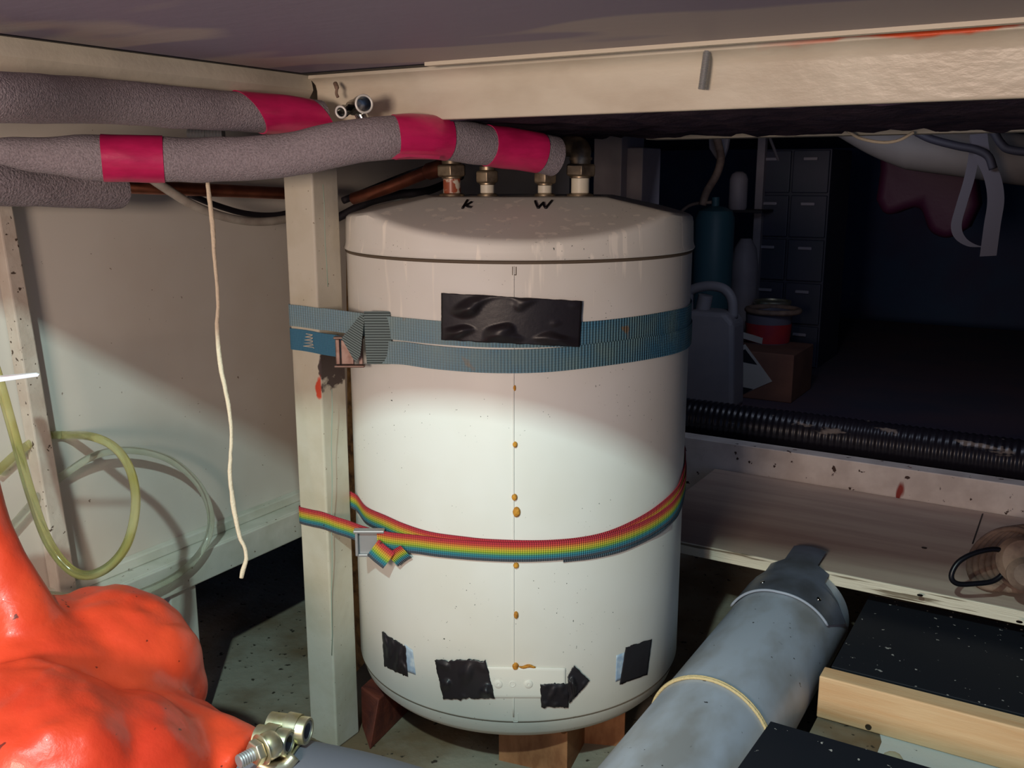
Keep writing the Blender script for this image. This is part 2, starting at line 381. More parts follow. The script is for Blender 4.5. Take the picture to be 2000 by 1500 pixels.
M['brownjunk'] = mat('brown_cord_wood', (140, 116, 100), 0.7, var=(104, 84, 74), vscale=30, bump=0.3)
M['blackrubber'] = mat('black_rubber', (16, 14, 20), 0.35)

# ------------------------------------------------------------------ setting
mesh('floor', box(-3.0, 2.4, -0.6, 5.2, -0.05, 0.0), M['floor'], kind='structure')
cz = 0.967
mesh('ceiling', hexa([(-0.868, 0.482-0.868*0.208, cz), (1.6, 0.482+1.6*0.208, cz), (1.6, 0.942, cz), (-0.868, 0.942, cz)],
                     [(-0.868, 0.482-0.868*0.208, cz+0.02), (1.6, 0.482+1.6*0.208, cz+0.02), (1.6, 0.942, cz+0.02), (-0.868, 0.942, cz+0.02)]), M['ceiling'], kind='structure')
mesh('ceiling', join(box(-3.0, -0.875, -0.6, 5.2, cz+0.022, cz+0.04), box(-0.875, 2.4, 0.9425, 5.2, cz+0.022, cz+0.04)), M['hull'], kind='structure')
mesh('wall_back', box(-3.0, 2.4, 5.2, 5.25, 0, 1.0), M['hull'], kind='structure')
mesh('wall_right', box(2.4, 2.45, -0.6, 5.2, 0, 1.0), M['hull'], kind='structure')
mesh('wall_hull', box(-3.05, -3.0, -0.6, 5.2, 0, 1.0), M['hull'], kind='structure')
mesh('wall_left', box(-1.165, -1.15, -0.4, 2.2, 0.262, 0.985), M['wall'], kind='structure')
# rail angle along the foot of the left panel, with its legs
t = thing('wall_rail', (-1.1, 0.9, 0.0), 'white painted angle rail with two legs under the left panel', 'rail')
mesh('rail_angle', join(box(-1.106, -1.1, -0.3, 2.1, 0.236, 0.284), box(-1.15, -1.106, -0.3, 2.1, 0.278, 0.284), box(-1.15, -1.135, -0.3, 2.1, 0.284, 0.300)), M['rail'], t, bevel=0.002)
for y in (0.858, 1.55):
    mesh('leg', box(-1.125, -1.107, y, y+0.048, 0.0, 0.277), M['rail'], t, bevel=0.002)
    mesh('weld_bead', tube(spline([Vector((-1.1055, y + k*0.006, 0.2365 + 0.0012*math.sin(k*2.1))) for k in range(9)], 3), 0.0022, 8), M['rail'], t, smooth=True)
# leaning stile on the left panel
a, b_, c_, d_ = on(-22, 300, 'x', -1.126), on(8, 300, 'x', -1.126), on(156, 1175, 'x', -1.126), on(120, 1175, 'x', -1.126)
a.z += 0; stile = prism([a, b_, c_, d_], (-0.023, 0, 0))
mesh('wall_stile', stile, M['stile'], label='cracked white painted upright board leaning against left panel behind clear hoses', cat='board', bevel=0.002)

def pf0(px, py): return on(px, py, 'y', 0.9568)
# post at the corner of the frame
post = mesh('corner_post', box(-0.934, -0.882, 0.957, 1.009, 0.0, 0.965), M['post'], label='white square steel post with rust scar, strapped to the tank', cat='post', bevel=0.003, seg=3)
for pts in ([pf0(648, y) for y in range(760, 1320, 40)], [pf0(637+0.045*(y-500), y) for y in range(360, 600, 40)]):
    mesh('paint_run', tube([p+Vector((0.0008*math.sin(i*1.7), 0, 0)) for i, p in enumerate(pts)], 0.0006, 6), mat('green_paint_run', (150, 172, 156), 0.4), post, smooth=True)
# front beam along X, rolled section with flange and fillet
def beam_prof_x(x0, x1, n=2):
    pr = [(0.958, 0.9668), (0.941, 0.9668), (0.9395, 0.962), (0.947, 0.9595), (0.953, 0.955), (0.9555, 0.948), (0.9558, 0.910), (0.9568, 0.907), (0.966, 0.907), (0.966, 0.9668)]
    V = []; Fc = []; k = len(pr)
    for i in range(n+1):
        x = x0+(x1-x0)*i/n
        for y, z in pr: V.append((x, y, z))
    for i in range(n):
        for j in range(k): Fc.append((i*k+j, i*k+(j+1) % k, (i+1)*k+(j+1) % k, (i+1)*k+j))
    Fc.append(tuple(range(k))[::-1]); Fc.append(tuple(n*k+j for j in range(k)))
    return (V, Fc)
mesh('front_beam', beam_prof_x(-0.866, 1.4), M['beam'], label='long cream painted steel beam above the tank with orange paint at its right end', cat='beam', smooth='auto', bevel=0.0012)
def beam_prof_y(y0, y1):
    pr = [(-0.868, 0.985), (-0.868, 0.965), (-0.864, 0.958), (-0.862, 0.948), (-0.868, 0.940), (-0.873, 0.934), (-0.873, 0.906), (-0.883, 0.904), (-0.883, 0.985)]
    V = [(x, y0, z) for x, z in pr]+[(x, y1, z) for x, z in pr]; k = len(pr)
    return (V, [tuple(range(k))[::-1], tuple(range(k, 2*k))]+[(j, (j+1) % k, k+(j+1) % k, k+j) for j in range(k)])
mesh('side_beam', beam_prof_y(-0.4, 0.945), M['beamside'], label='cream painted side beam running above the thick grey insulated pipes at left', cat='beam', smooth='auto')
# thin light strip and dark gap on the ceiling next to the front beam
p0, p1 = on(833, 122, 'z', cz), on(2000, 35, 'z', cz)
mesh('trim_1', hexa([(p0.x, p0.y-0.004, cz-0.004), (p1.x+0.5, p1.y-0.004, cz-0.004), (p1.x+0.5, p1.y+0.006, cz-0.004), (p0.x, p0.y+0.006, cz-0.004)],
                    [(p0.x, p0.y-0.004, cz), (p1.x+0.5, p1.y-0.004, cz), (p1.x+0.5, p1.y+0.006, cz), (p0.x, p0.y+0.006, cz)]), M['cream'], kind='structure')
mesh('trim_2', box(-0.866, 1.4, 0.922, 0.942, cz-0.0012, cz), M['black'], kind='structure')
mesh('trim_3', box(-0.868, -0.860, -0.29, 0.94, cz-0.001, cz), M['black'], kind='structure')
# threaded stud
t = on(1381, 112, 'y', 0.9435); sb = on(1371, 183, 'y', 0.9425)
L = (sb-t).length; prof = []
k = 0
while k*0.0012 < L+0.002:
    prof += [(0.0042, k*0.0012), (0.0036, k*0.0012+0.0006)]; k += 1
mesh('threaded_stud', lathe(prof, t+Vector((0, 0, 0.006)), sb-t, 14), M['steel'], label='short threaded steel stud hanging from the front beam', cat='stud', smooth='auto')

# ------------------------------------------------------------------ water heater tank
tank = thing('water_heater', (TC.x, TC.y, 0.075), 'white cylindrical water heater tank strapped to the post, marked K and W', 'water heater')
def lidz(x, y):
    r = math.hypot(x, y)
    return min(0.814, 0.814+0.21*(0.120-abs(x))+0.03*(y+0.08), 0.814+0.31*(y+0.09), 0.79+0.3*(0.25-r) if y > 0.1 else 1)
NA = 180
def ringpts(r, zf): return [tl(r*math.sin(2*math.pi*k/NA), -r*math.cos(2*math.pi*k/NA), zf(r*math.sin(2*math.pi*k/NA), -r*math.cos(2*math.pi*k/NA))) for k in range(NA)]
body = lathe([(0.2485, 0.123), (0.25, 0.126), (0.25, 0.738), (0.2485, 0.740)], (TC.x, TC.y, 0), n=160)
mesh('tank_shell', body, M['tank'], tank, smooth='auto')
mesh('lower_cap', lathe([(0.05, 0.076), (0.18, 0.078), (0.212, 0.083), (0.232, 0.092), (0.243, 0.104), (0.2485, 0.121)], (TC.x, TC.y, 0), n=160), M['tank'], tank, smooth='auto')
V = []; Fc = []
rings = [(0.252, lambda x, y: 0.742), (0.2535, lambda x, y: 0.744), (0.252, lambda x, y: 0.748), (0.251, lambda x, y: 0.752), (0.250, lambda x, y: min(lidz(x, y), 0.785)-0.006), (0.2485, lambda x, y: lidz(x, y)-0.003), (0.245, lambda x, y: lidz(x, y)-0.0006)]
for r in [0.24-0.005*i for i in range(47)]: rings.append((r, lidz))
for r, zf in rings: V += ringpts(r, zf)
for i in range(len(rings)-1):
    for k in range(NA): Fc.append((i*NA+k, i*NA+(k+1) % NA, (i+1)*NA+(k+1) % NA, (i+1)*NA+k))
Fc.append(tuple((len(rings)-1)*NA+k for k in range(NA)))
mesh('tank_lid', (V, Fc), M['tank'], tank, smooth='auto')
mesh('lid_seam', lathe([(0.2495, 0.737), (0.2512, 0.7385), (0.2512, 0.7405), (0.2495, 0.742)], (TC.x, TC.y, 0), n=160), M['tankdark'], tank, smooth=True)
mesh('base_seam', lathe([(0.2486, 0.1215), (0.2494, 0.1222), (0.2486, 0.1235)], (TC.x, TC.y, 0), n=160), M['tankdark'], tank, smooth=True)
# vertical weld seam
sx = [cyl(1003, y, 0.2502) for y in range(520, 1405, 20)]
mesh('weld_seam', tube(sx, 0.0011, 6), M['tank'], tank, smooth=True)
def facet(px, py):
    r = ray(px, py); n0 = tl(0, -0.09, 0.814); u = tl(1, 0, 0)-tl(0, 0, 0); v = (tl(0, 1, 0)-tl(0, 0, 0))+Vector((0, 0, 0.31)); n = u.cross(v).normalized()
    return CAM + r*((n0-CAM).dot(n)/r.dot(n)) + n*0.0008
for strokes in ([[(913, 392), (908, 400), (903, 408)], [(921, 396), (914, 400), (909, 402)], [(909, 402), (915, 405), (921, 406)]],
                [[(1045, 394), (1047, 400), (1051, 408)], [(1051, 408), (1056, 402), (1061, 397)], [(1061, 397), (1062, 402), (1066, 408)], [(1066, 408), (1072, 400), (1078, 393)]]):
    mesh('marker_letter', join(*[tube(spline([facet(*q) for q in s], 4), 0.0016, 8) for s in strokes]), M['letter'], tank, smooth=True)
# pipe stubs and compression nuts
for px, r, by, ny, m, up in ((883, 0.0125, 384, 345, 'rusty_pipe', 0), (952, 0.0100, 384, 357, 'white_pipe2', 0), (1064, 0.0100, 385, 358, 'white_pipe2', 0), (1133, 0.0130, 385, 344, 'white_pipe', 1)):
    d = 1.355; a = at(px, by+4, d); a.z = 0.810; z1 = at(px, ny, d).z
    sb_ = mesh('pipe_stub', rod(a, (a.x, a.y, z1+0.004), r, 24), M[m], tank, smooth='auto')
    mesh('stub_collar', lathe([(r*1.5, 0), (r*1.45, 0.003), (r*1.02, 0.005)], (a.x, a.y, 0.8135), n=24), M['brass'], sb_, smooth='auto')
    R = r*1.75; hn = 0.017
    mesh('compression_nut', join(hexnut((a.x, a.y, z1), (math.sin(px), math.cos(px), 30), R, hn), rod((a.x, a.y, z1-0.003), (a.x, a.y, z1+0.001), r*1.15, 20),
         rod((a.x, a.y, z1+hn), (a.x, a.y, z1+hn+0.006), r*1.12, 20)), M['brass'], sb_, smooth='auto', bevel=0.0008)
    if up:
        el = spline([(a.x, a.y, z1+hn), (a.x, a.y, z1+0.028), (a.x-0.002, a.y+0.004, z1+0.036), (a.x-0.012, a.y+0.012, z1+0.041), (a.x-0.034, a.y+0.022, z1+0.042)], 6)
        mesh('elbow_fitting', join(tube(el, 0.0145, 20), lathe([(0.0165, 0), (0.0165, 0.004)], (a.x, a.y, z1+0.022), n=24)), M['brass'], sb_, smooth='auto')
# tapes, foam and cover plate on the shell
def patch(name, q, r, thick, m, nu=24, nv=16, wr=0.0, jag=0.0, seed=0, lab=None, under=None):
    q = [Vector((a, b, 0)) for a, b in q]
    def fn(u, v):
        p = (q[0]*(1-u)+q[1]*u)*(1-v)+(q[3]*(1-u)+q[2]*u)*v
        if jag:
            e = (noise.noise(Vector((u*5+seed, v*5, seed)))+0.7*noise.noise(Vector((u*17+seed, v*17, seed))))*jag*0.6*(1 if 0.02 < u < 0.98 or 0.02 < v < 0.98 else 0)
            if v in (0, 1): p.y += e
            if u in (0, 1): p.x += e*0.35
        rr = r
        if under: rr = r + under(p.x, p.y)
        if wr:
            s = max(0, noise.noise(Vector((u*3.6+v*2.6+seed, v*1.6-u*2.4, seed*1.7)))-0.05)
            rr += wr*s*min(1, 8*u*(1-u))*min(1, 8*v*(1-v))*2
        c = cyl(p.x, p.y, rr); o = Vector((c.x-TC.x, c.y-TC.y, 0)).normalized()
        return c, o
    return mesh(name, sheet(fn, nu, nv, thick), m, tank, smooth=True, label=lab)
patch('tape_patch', [(862, 572), (1137, 588), (1132, 678), (862, 664)], 0.2545, 0.0005, M['tape'], 60, 40, wr=0.010, jag=2.5, seed=3, lab='wide wrinkled black tape over the blue strap')
patch('label_remnant', [(790, 1258), (806, 1270), (812, 1318), (795, 1312)], 0.2503, 0.0003, M['sticker'], 8, 8)
patch('tape_patch', [(746, 1234), (792, 1262), (797, 1322), (751, 1302)], 0.2507, 0.0004, M['tape'], 20, 16, wr=0.003, jag=7, seed=5)
patch('label_remnant', [(1204, 1280), (1220, 1274), (1216, 1326), (1202, 1332)], 0.2503, 0.0003, M['sticker'], 8, 8)
patch('tape_patch', [(1222, 1264), (1273, 1248), (1264, 1318), (1210, 1337)], 0.2507, 0.0004, M['tape'], 20, 16, jag=3, seed=6)
pl = patch('cover_plate', [(880, 1300), (1104, 1304), (1104, 1362), (880, 1362)], 0.2502, 0.0018, M['tank'], 40, 10, lab='raised screwed cover plate')
pl.modifiers.new('bevel', 'BEVEL').width = 0.0006
patch('tape_patch', [(849, 1290), (948, 1288), (967, 1364), (866, 1366)], 0.2526, 0.0004, M['tape'], 30, 24, wr=0.007, jag=9, seed=8)
patch('tape_patch', [(1055, 1336), (1112, 1334), (1110, 1382), (1057, 1381)], 0.2526, 0.0004, M['tape'], 20, 14, wr=0.003, jag=6, seed=9)
patch('tape_patch', [(1108, 1322), (1121, 1299), (1152, 1330), (1112, 1374)], 0.2528, 0.0004, M['tape'], 20, 14, wr=0.006, jag=8, seed=12)
for px in (973, 1001, 1032):
    c = cyl(px, 1336, 0.2520); o = Vector((c.x-TC.x, c.y-TC.y, 0)).normalized()
    mesh('cover_screw', lathe([(0.0058, 0), (0.0056, 0.001), (0.0035, 0.0019), (0.0014, 0.0018), (0.0012, 0.0008)] if px != 1001 else [(0.0044, 0), (0.0044, 0.0006), (0.0036, 0.0008), (0.003, 0.0003)], c, o, 20), M['tank'], tank, smooth='auto')
for px, py, w, h in ((1005, 758, 3, 6), (1006, 868, 5, 6), (1005, 971, 6, 7), (1009, 1000, 8, 11), (1008, 1104, 6, 6), (1008, 1201, 5, 8), (1007, 1301, 7, 8)):
    c = cyl(px, py, 0.2505); s = 1.17/1850; o = Vector((c.x-TC.x, c.y-TC.y, 0)).normalized()
    g = ell((0, 0, 0), w*s, 0.0045 if py > 800 else 0.002, h*s, 12, 8); tt = o.cross(Vector((0, 0, 1)))
    V = [c + tt*v.x + o*v.y + Vector((0, 0, v.z)) + o*0.0012*noise.noise(v*260+c*50) for v in g[0]]
    mesh('foam_plug', (V, g[1]), M['foamdot'], tank, smooth=True)
mesh('foam_bead', tube([cyl(1014+i*4, 1302+1.5*math.sin(i), 0.2515) for i in range(9)], [0.0008+0.0016*math.sin(math.pi*(i+0.3)/8.6) for i in range(9)], 8), M['foamdot'], tank, smooth=True)
for (x0, y0, x1, y1) in ((1001, 521, 1008, 537), (1003, 1394, 1011, 1410)):
    g = join(*[tube([cyl(*p, 0.2503) for p in s], 0.0005, 6) for s in ([(x0, y0), (x0, y1)], [(x0, y1), (x1, y1)], [(x1, y1), (x1, y0)])])
    mesh('stamped_mark', g, M['tankdark'] if y0 < 800 else M['tank'], tank)

# ------------------------------------------------------------------ straps
def strap_path(pts_tank, r, extra_deg=70, z_back=None):
    P = [cyl(a, b, r) for a, b in pts_tank]; e = P[-1]; a0 = math.atan2(e.y-TC.y, e.x-TC.x); f = P[-2]
    a1 = math.atan2(f.y-TC.y, f.x-TC.x); sl = (e.z-f.z)/max(1e-3, (a0-a1))
    for i in range(1, 13):
        a = a0+math.radians(extra_deg)*i/12; z = e.z + (z_back if z_back is not None else 0)*i/12
        P.append(Vector((TC.x+r*math.cos(a), TC.y+r*math.sin(a), z)))
    return P
Yf = 0.957; Xr = -0.882
def outs_for(P):
    o = []
    for p in P:
        d = Vector((p.x-TC.x, p.y-TC.y, 0))
        o.append(d.normalized() if p.x > -0.87 else Vector((-0.515*-1*0, -1, 0)) if p.x < -0.885 else Vector((0.5, -0.85, 0)).normalized())
    return o
def strap(name_path, width, thick, m, parent, name='webbing', outs=None):
    P = spline(name_path, 5)
    return mesh(name, ribbon(P, Vector((0, 0, width)), thick, outs=outs_for(P) if outs is None else outs), m, parent, smooth='auto')
def pf(px, py, off=0.0006): return on(px, py, 'y', Yf-off)
_A = Vector((-0.8815, 0.9562, 0)); _B = cyl(775, 640, 0.2515); _n = Vector((_B.y-_A.y, -(_B.x-_A.x), 0)).normalized()
def front(px, py, off=0.0):      # on the vertical plane spanning from the post corner to the tank
    r_ = ray(px, py); return CAM + r_*(((_A-CAM).dot(_n))/r_.dot(_n)) + _n*off
def back_of_post(py_z): return [Vector((-0.9355, 1.0, py_z)), Vector((-0.9355, 0.975, py_z)), Vector((-0.9352, 0.958, py_z))]
ws = 0.0298
bs = thing('blue_strap', (-0.88, 0.95, 0.64), 'worn blue ratchet strap wrapped twice round tank and post', 'strap')
up = [pf(583, 617), pf(605, 620), pf(625, 623)]
z0 = up[0].z
P = back_of_post(z0)+up+[front(640, 624), front(690, 631), front(740, 638)] + strap_path([(790, 643), (850, 649), (950, 655), (1060, 655), (1160, 650), (1250, 639), (1310, 628), (1338, 621)], 0.2512, 80, 0.004)
strap(P, ws, 0.0012, M['blue'], bs)
lo = [pf(589, 664), pf(608, 667), pf(627, 671)]
z1 = lo[0].z
P = back_of_post(z1)+lo+[front(640, 673), front(660, 676), front(690, 681, 0.004)]
strap(P, ws, 0.0012, M['bluesolid'], bs, 'stitched_end')
P = [front(735, 685, 0.004), front(760, 688, 0.002)] + strap_path([(790, 690), (850, 698), (950, 705), (1060, 704), (1160, 694), (1250, 682), (1310, 671), (1336, 663)], 0.2528, 80, 0.004)
strap(P, ws, 0.0012, M['blue'], bs)
# sewn zigzag of thread
z = []
for i in range(15):
    z.append(pf(598+(i % 3)*7+6*math.sin(i*2), 652+i*2.0, 0.0024))
mesh('stitching', tube(z, 0.0005, 5), M['cord'], bs)
# cam buckle: frame, lever and the loop of webbing thrown over it
c = front(693, 684, 0.010)
R_ = rgt; O_ = Vector((-fwd.x, -fwd.y, 0)).normalized(); Z_ = Vector((0, 0, 1))
def lb(c, x0, x1, o0, o1, z0, z1):
    return ([c+R_*x+O_*o+Z_*zz for zz in (z0, z1) for x, o in ((x0, o0), (x1, o0), (x1, o1), (x0, o1))], BF)
bk = mesh('buckle', join(lb(c, -0.018, -0.012, -0.001, 0.006, -0.017, 0.017), lb(c, 0.012, 0.018, -0.001, 0.006, -0.017, 0.017), lb(c, -0.020, 0.020, -0.003, 0.009, -0.0205, -0.0175), lb(c, -0.020, 0.020, -0.003, 0.009, 0.0175, 0.0205),
     lb(c, -0.011, 0.006, 0.000, 0.005, -0.017, 0.016)), M['buckle'], bs, bevel=0.0012, label='tarnished metal cam buckle')
def pt(px, py, d): return at(px, py, d)
fold = prism([front(716, 612, 0.012), front(724, 616, 0.012), front(723, 690, 0.020), front(714, 702, 0.021), front(688, 656, 0.021)], O_*0.0015)
mesh('folded_webbing', (fold[0], fold[1], [((v-c).z*1.0+(v-c).dot(R_)*0.5, 0.3+(v-c).dot(R_)*8) for v in fold[0]]), M['bluegrey'], bs)
lp = []
for i in range(25):
    a = 2*math.pi*i/24
    lp.append(front(742, 659, 0.004)+Z_*(0.0335*math.cos(a))+O_*(0.0065*math.sin(a)) + R_*0.002*math.sin(a*0.5))
lw = [R_*0.034 for _ in lp]
lo_ = [(Z_*math.cos(2*math.pi*i/24)+O_*1.5*math.sin(2*math.pi*i/24)).normalized() for i in range(25)]
g = ribbon(lp, lw, 0.0014, outs=lo_)
mesh('keeper_loop', g, M['bluegrey'], bs, smooth='auto', label='grey webbing keeper loop')

rs = thing('rainbow_strap', (-0.88, 0.95, 0.37), 'rainbow striped luggage strap round the lower tank and post', 'strap')
up = [pf(607, 1011), pf(630, 1016), pf(658, 1026)]
P = back_of_post(up[0].z)+up+[Vector((-0.8812, 0.9566, up[-1].z-0.001)), at(680, 1034, 1.335), at(712, 1042, 1.333)]
P = back_of_post(up[0].z)+up+[front(680, 1033), front(710, 1041, 0.004), front(728, 1045, 0.006)]
wr_ = 0.0255
rp = strap(P, wr_, 0.0012, M['rainbow'], rs)
P = [front(745, 1049, 0.008), front(775, 1056, 0.005)] + strap_path([(815, 1063), (860, 1069), (930, 1075), (1010, 1078), (1090, 1075), (1160, 1066), (1220, 1050), (1270, 1028), (1305, 1004), (1322, 984)], 0.2532, 60, 0.06)
strap(P, wr_+0.001, 0.0012, M['rainbow'], rs)
zz_ = cyl(712, 1003, 0.2514).z
P = [Vector((-0.886, 1.012, zz_+0.006)), Vector((-0.868, 1.008, zz_+0.003))] + strap_path([(716, 1006), (752, 1023), (790, 1040), (840, 1056), (900, 1065), (960, 1071), (1060, 1073), (1140, 1066), (1200, 1050), (1260, 1020), (1300, 990), (1322, 966)], 0.2514, 60, 0.08)
strap(P, wr_, 0.0012, M['rainbow'], rs)
P = strap_path([(1100, 1080), (1160, 1073), (1220, 1058), (1280, 1030), (1310, 1007), (1322, 994)], 0.2523, 40, 0.04)
strap(P, wr_, 0.0009, M['rainbow'], rs)
c = front(733, 1049, 0.010)
mesh('buckle', join(lb(c, -0.020, 0.016, 0.0, 0.002, -0.021, 0.012), lb(c, -0.022, 0.020, -0.002, 0.010, 0.012, 0.016), lb(c, -0.020, -0.016, -0.006, 0.009, -0.021, 0.014), lb(c, -0.018, 0.010, 0.002, 0.007, -0.023, -0.019)), M['steel'], rs, bevel=0.0015, label='grey metal clamp buckle')
def rib2(pix, d, wv, name):
    P = spline([front(a, b, d) for a, b in pix], 5)
    return mesh(name, ribbon(P, wv, 0.0012, outs=[O_]*len(P)), M['rainbow'], rs, smooth='auto')
rib2([(745, 1060), (758, 1072), (776, 1086)], 0.018, (R_*0.55+Z_*0.75).normalized()*0.028, 'folded_tail')
rib2([(776, 1090), (788, 1080), (802, 1072)], 0.010, (R_*-0.6+Z_*0.7).normalized()*0.022, 'folded_tail')

# ------------------------------------------------------------------ insulated pipes
def band(path, r0, i0, i1, m, parent, lump=0.0, name='tape_band', slant=0):
    seg = path[i0:i1+1]
    return mesh(name, tube(seg, r0, 28, cap=True), m, parent, smooth='auto')
def lumpy(g, amt, sc, seed):
    return ([v + Vector((noise.noise(v*sc+Vector((seed, 0, 0))), noise.noise(v*sc+Vector((0, seed, 0))), noise.noise(v*sc+Vector((0, 0, seed)))))*amt for v in g[0]],)+tuple(g[1:])
def nearest(path, px):
    best = 0; bd = 1e9
    for i, p in enumerate(path):
        v = p-CAM; x = 1000+F*v.dot(rgt)/v.dot(fwd)
        if abs(x-px) < bd: bd = abs(x-px); best = i
    return best
mid = spline([at(-60, 296, 1.00), at(10, 296, 1.01), at(90, 304, 1.03), at(250, 309, 1.06), at(420, 312, 1.09), at(560, 303, 1.10), at(680, 278, 1.10), at(790, 267, 1.12), at(870, 272, 1.15), at(960, 285, 1.19), at(1040, 297, 1.22), at(1082, 306, 1.24)], 10)
rr = []
for i, p in enumerate(mid):
    v = p-CAM; x = 1000+F*v.dot(rgt)/v.dot(fwd)
    r = 0.0250 if x > 200 else 0.0250-0.0135*((200-x)/230)**1.3
    rr.append(r)
mp = thing('insulated_pipe', at(700, 320, 1.10), 'grey foam insulated pipe with three red tape bands running to the tank top', 'pipe')
mesh('foam_sleeve', lumpy(tube(mid, rr, 32), 0.0015, 30, 1), M['foam'], mp, smooth='auto')
for a, b in ((193, 326), (772, 872), (952, 1052)):
    i, j = nearest(mid, a), nearest(mid, b)
    mesh('red_tape_band', lumpy(tube(mid[i:j+1], [q+0.0010 for q in rr[i:j+1]], 32), 0.0015, 30, 1), M['redtape'], mp, smooth='auto')
mesh('tape_flap', prism([at(764, 311, 1.10), at(778, 300, 1.095), at(860, 304, 1.12), at(858, 311, 1.125), at(800, 306, 1.105)], O_*0.0006), M['redtape'], mp)
upi = spline([at(-120, 186, 0.79), at(0, 190, 0.83), at(200, 198, 0.95), at(400, 214, 1.06), at(520, 222, 1.12), at(625, 232, 1.17)], 10)
ur = [0.0222]*len(upi)
u = thing('insulated_pipe', at(300, 205, 1.0), 'uppermost grey foam insulated pipe with slanted red tape at its right end', 'pipe')
mesh('foam_sleeve', lumpy(tube(upi, ur, 32), 0.0012, 25, 4), M['foam'], u, smooth='auto')
i, j = nearest(upi, 490), nearest(upi, 622)
# slanted tape wrap
g = tube(upi[i:j+1], 0.0232, 32)
ax_ = (upi[j]-upi[i]).normalized()
V = []
for k, v in enumerate(lumpy((g[0], g[1]), 0.0012, 25, 4)[0]):
    ang = 2*math.pi*(k % 32)/32; V.append(v + ax_*(0.018*(-math.cos(ang))))
mesh('red_tape_band', (V, g[1]), M['redtape'], u, smooth='auto')
lw_ = spline([on(-80, 352, 'x', -1.075), on(20, 356, 'x', -1.075), on(120, 362, 'x', -1.075), on(229, 367, 'x', -1.075)], 8)
l = thing('insulated_pipe', lw_[-1], 'short lowest grey foam sleeve at the left with copper pipe coming out', 'pipe')
mesh('foam_sleeve', lumpy(tube(lw_, 0.0268, 32), 0.003, 25, 9), M['foam2'], l, smooth='auto')
cp = [on(200, 362, 'x', -1.078), on(560, 378, 'x', -1.078), on(640, 381, 'x', -1.078)]
mesh('copper_pipe', tube(cp, 0.0092, 20), M['copper'], l, smooth='auto')
# copper branch behind the post, to the first stub
c2 = spline([at(690, 388, 1.46), at(760, 366, 1.42), at(830, 338, 1.39), at(868, 326, 1.37)], 6)
cpb = thing('copper_branch', c2[0], 'copper pipe rising behind the post to the leftmost stub', 'pipe')
mesh('pipe', tube(c2, 0.0092, 20), M['copper'], cpb, smooth='auto')
k_ = c2[-4]; mesh('solder_cup', lathe([(0.0098, -0.006), (0.0125, 0), (0.0125, 0.028), (0.0098, 0.03)], c2[-6], c2[-1]-c2[-6], 20), M['copper'], cpb, smooth='auto')
# dark cables behind the post
mesh('rubber_cable', tube(spline([at(670, 392, 1.6), at(720, 372, 1.62), at(800, 340, 1.6), at(870, 318, 1.55)], 6), 0.006, 12), M['darkcable'], label='dark rubber cable behind the post beside copper branch', cat='cable', smooth=True)
mesh('rubber_cable', tube(spline([at(660, 425, 1.6), at(720, 395, 1.58), at(780, 380, 1.56), at(838, 372, 1.6), at(900, 345, 1.9)], 6), 0.007, 12), M['darkcable'], label='thick dark cable passing over the back left of the lid', cat='cable', smooth=True)
# grey conduits
mesh('conduit', tube(spline([on(290, 345, 'x', -1.05), on(330, 372, 'x', -1.05), on(380, 402, 'x', -1.05), on(440, 424, 'x', -1.05), on(500, 433, 'x', -1.05), on(560, 428, 'x', -1.05), on(640, 410, 'x', -1.05)], 8), 0.0062, 14), M['cable'], label='light grey conduit sagging below the middle insulated pipe', cat='cable', smooth=True)
mesh('conduit', tube(spline([on(370, 380, 'x', -1.085), on(420, 400, 'x', -1.085), on(480, 417, 'x', -1.085), on(540, 420, 'x', -1.085), on(600, 405, 'x', -1.085)], 8), 0.0045, 12), M['darkcable'], label='thin dark cable running just behind the light grey conduit', cat='cable', smooth=True)
mesh('conduit', tube(spline([at(-40, 245, 1.25), at(60, 250, 1.25), at(120, 262, 1.25), at(170, 280, 1.25)], 8), 0.0055, 12), M['cable'], label='pale cable between upper and middle insulated pipes, at far left', cat='cable', smooth=True)
mesh('conduit', tube(spline([at(60, 240, 1.27), at(120, 250, 1.27), at(160, 262, 1.27), at(190, 280, 1.27)], 8), 0.0055, 12), M['cable'], label='second pale cable curving down right of the far left one', cat='cable', smooth=True)
# pipe clips seen in the gap between pipes
for px, lb_ in ((378, 'left grey threaded hose end in the gap between two insulated pipes'), (412, 'middle grey threaded hose end in the gap between two insulated pipes')):
    g = lathe([(0.008+0.0012*(k % 2), k*0.0022) for k in range(12)], at(px-10, 262, 1.3), R_, 16)
    mesh('threaded_fitting', g, M['steel'], label=lb_, cat='fitting', smooth='auto')
# chrome tee valve
tv = thing('tee_fitting', at(690, 225, 1.13), 'small nickel plated pipe fitting with two open ends by the beam', 'fitting')
def ring_end(c, ax, r, L, ri, nm):
    a_ = Vector(ax).normalized(); h_ = a_.cross(Vector((0, 0, 1))).normalized(); k_2 = a_.cross(h_); e_c = Vector(c)+a_*L
    mesh(nm+'_lip_glint', tube([e_c+(h_*math.cos(2*math.pi*i/32)+k_2*math.sin(2*math.pi*i/32))*((r+ri)/2) for i in range(32)], 0.0014, 8, closed=True), M['lip'], tv, smooth=True)  # pale ring added as the highlight that the dark chrome rim lacks
    return mesh(nm, lathe([(r*0.85, 0), (r*0.85, L*0.7), (r, L*0.75), (r, L), (ri, L), (ri, L*0.4), (0.0001, L*0.38)], c, ax, 28, caps=False), M['chrome'], tv, smooth='auto')
c0 = at(690, 210, 1.125)
b1 = (at(711, 203, 1.09)-c0); ring_end(c0, b1, 0.0108, b1.length, 0.0086, 'wide_socket')
b2 = (at(666, 219, 1.10)-c0); ring_end(c0, b2, 0.0072, b2.length, 0.0056, 'narrow_socket')
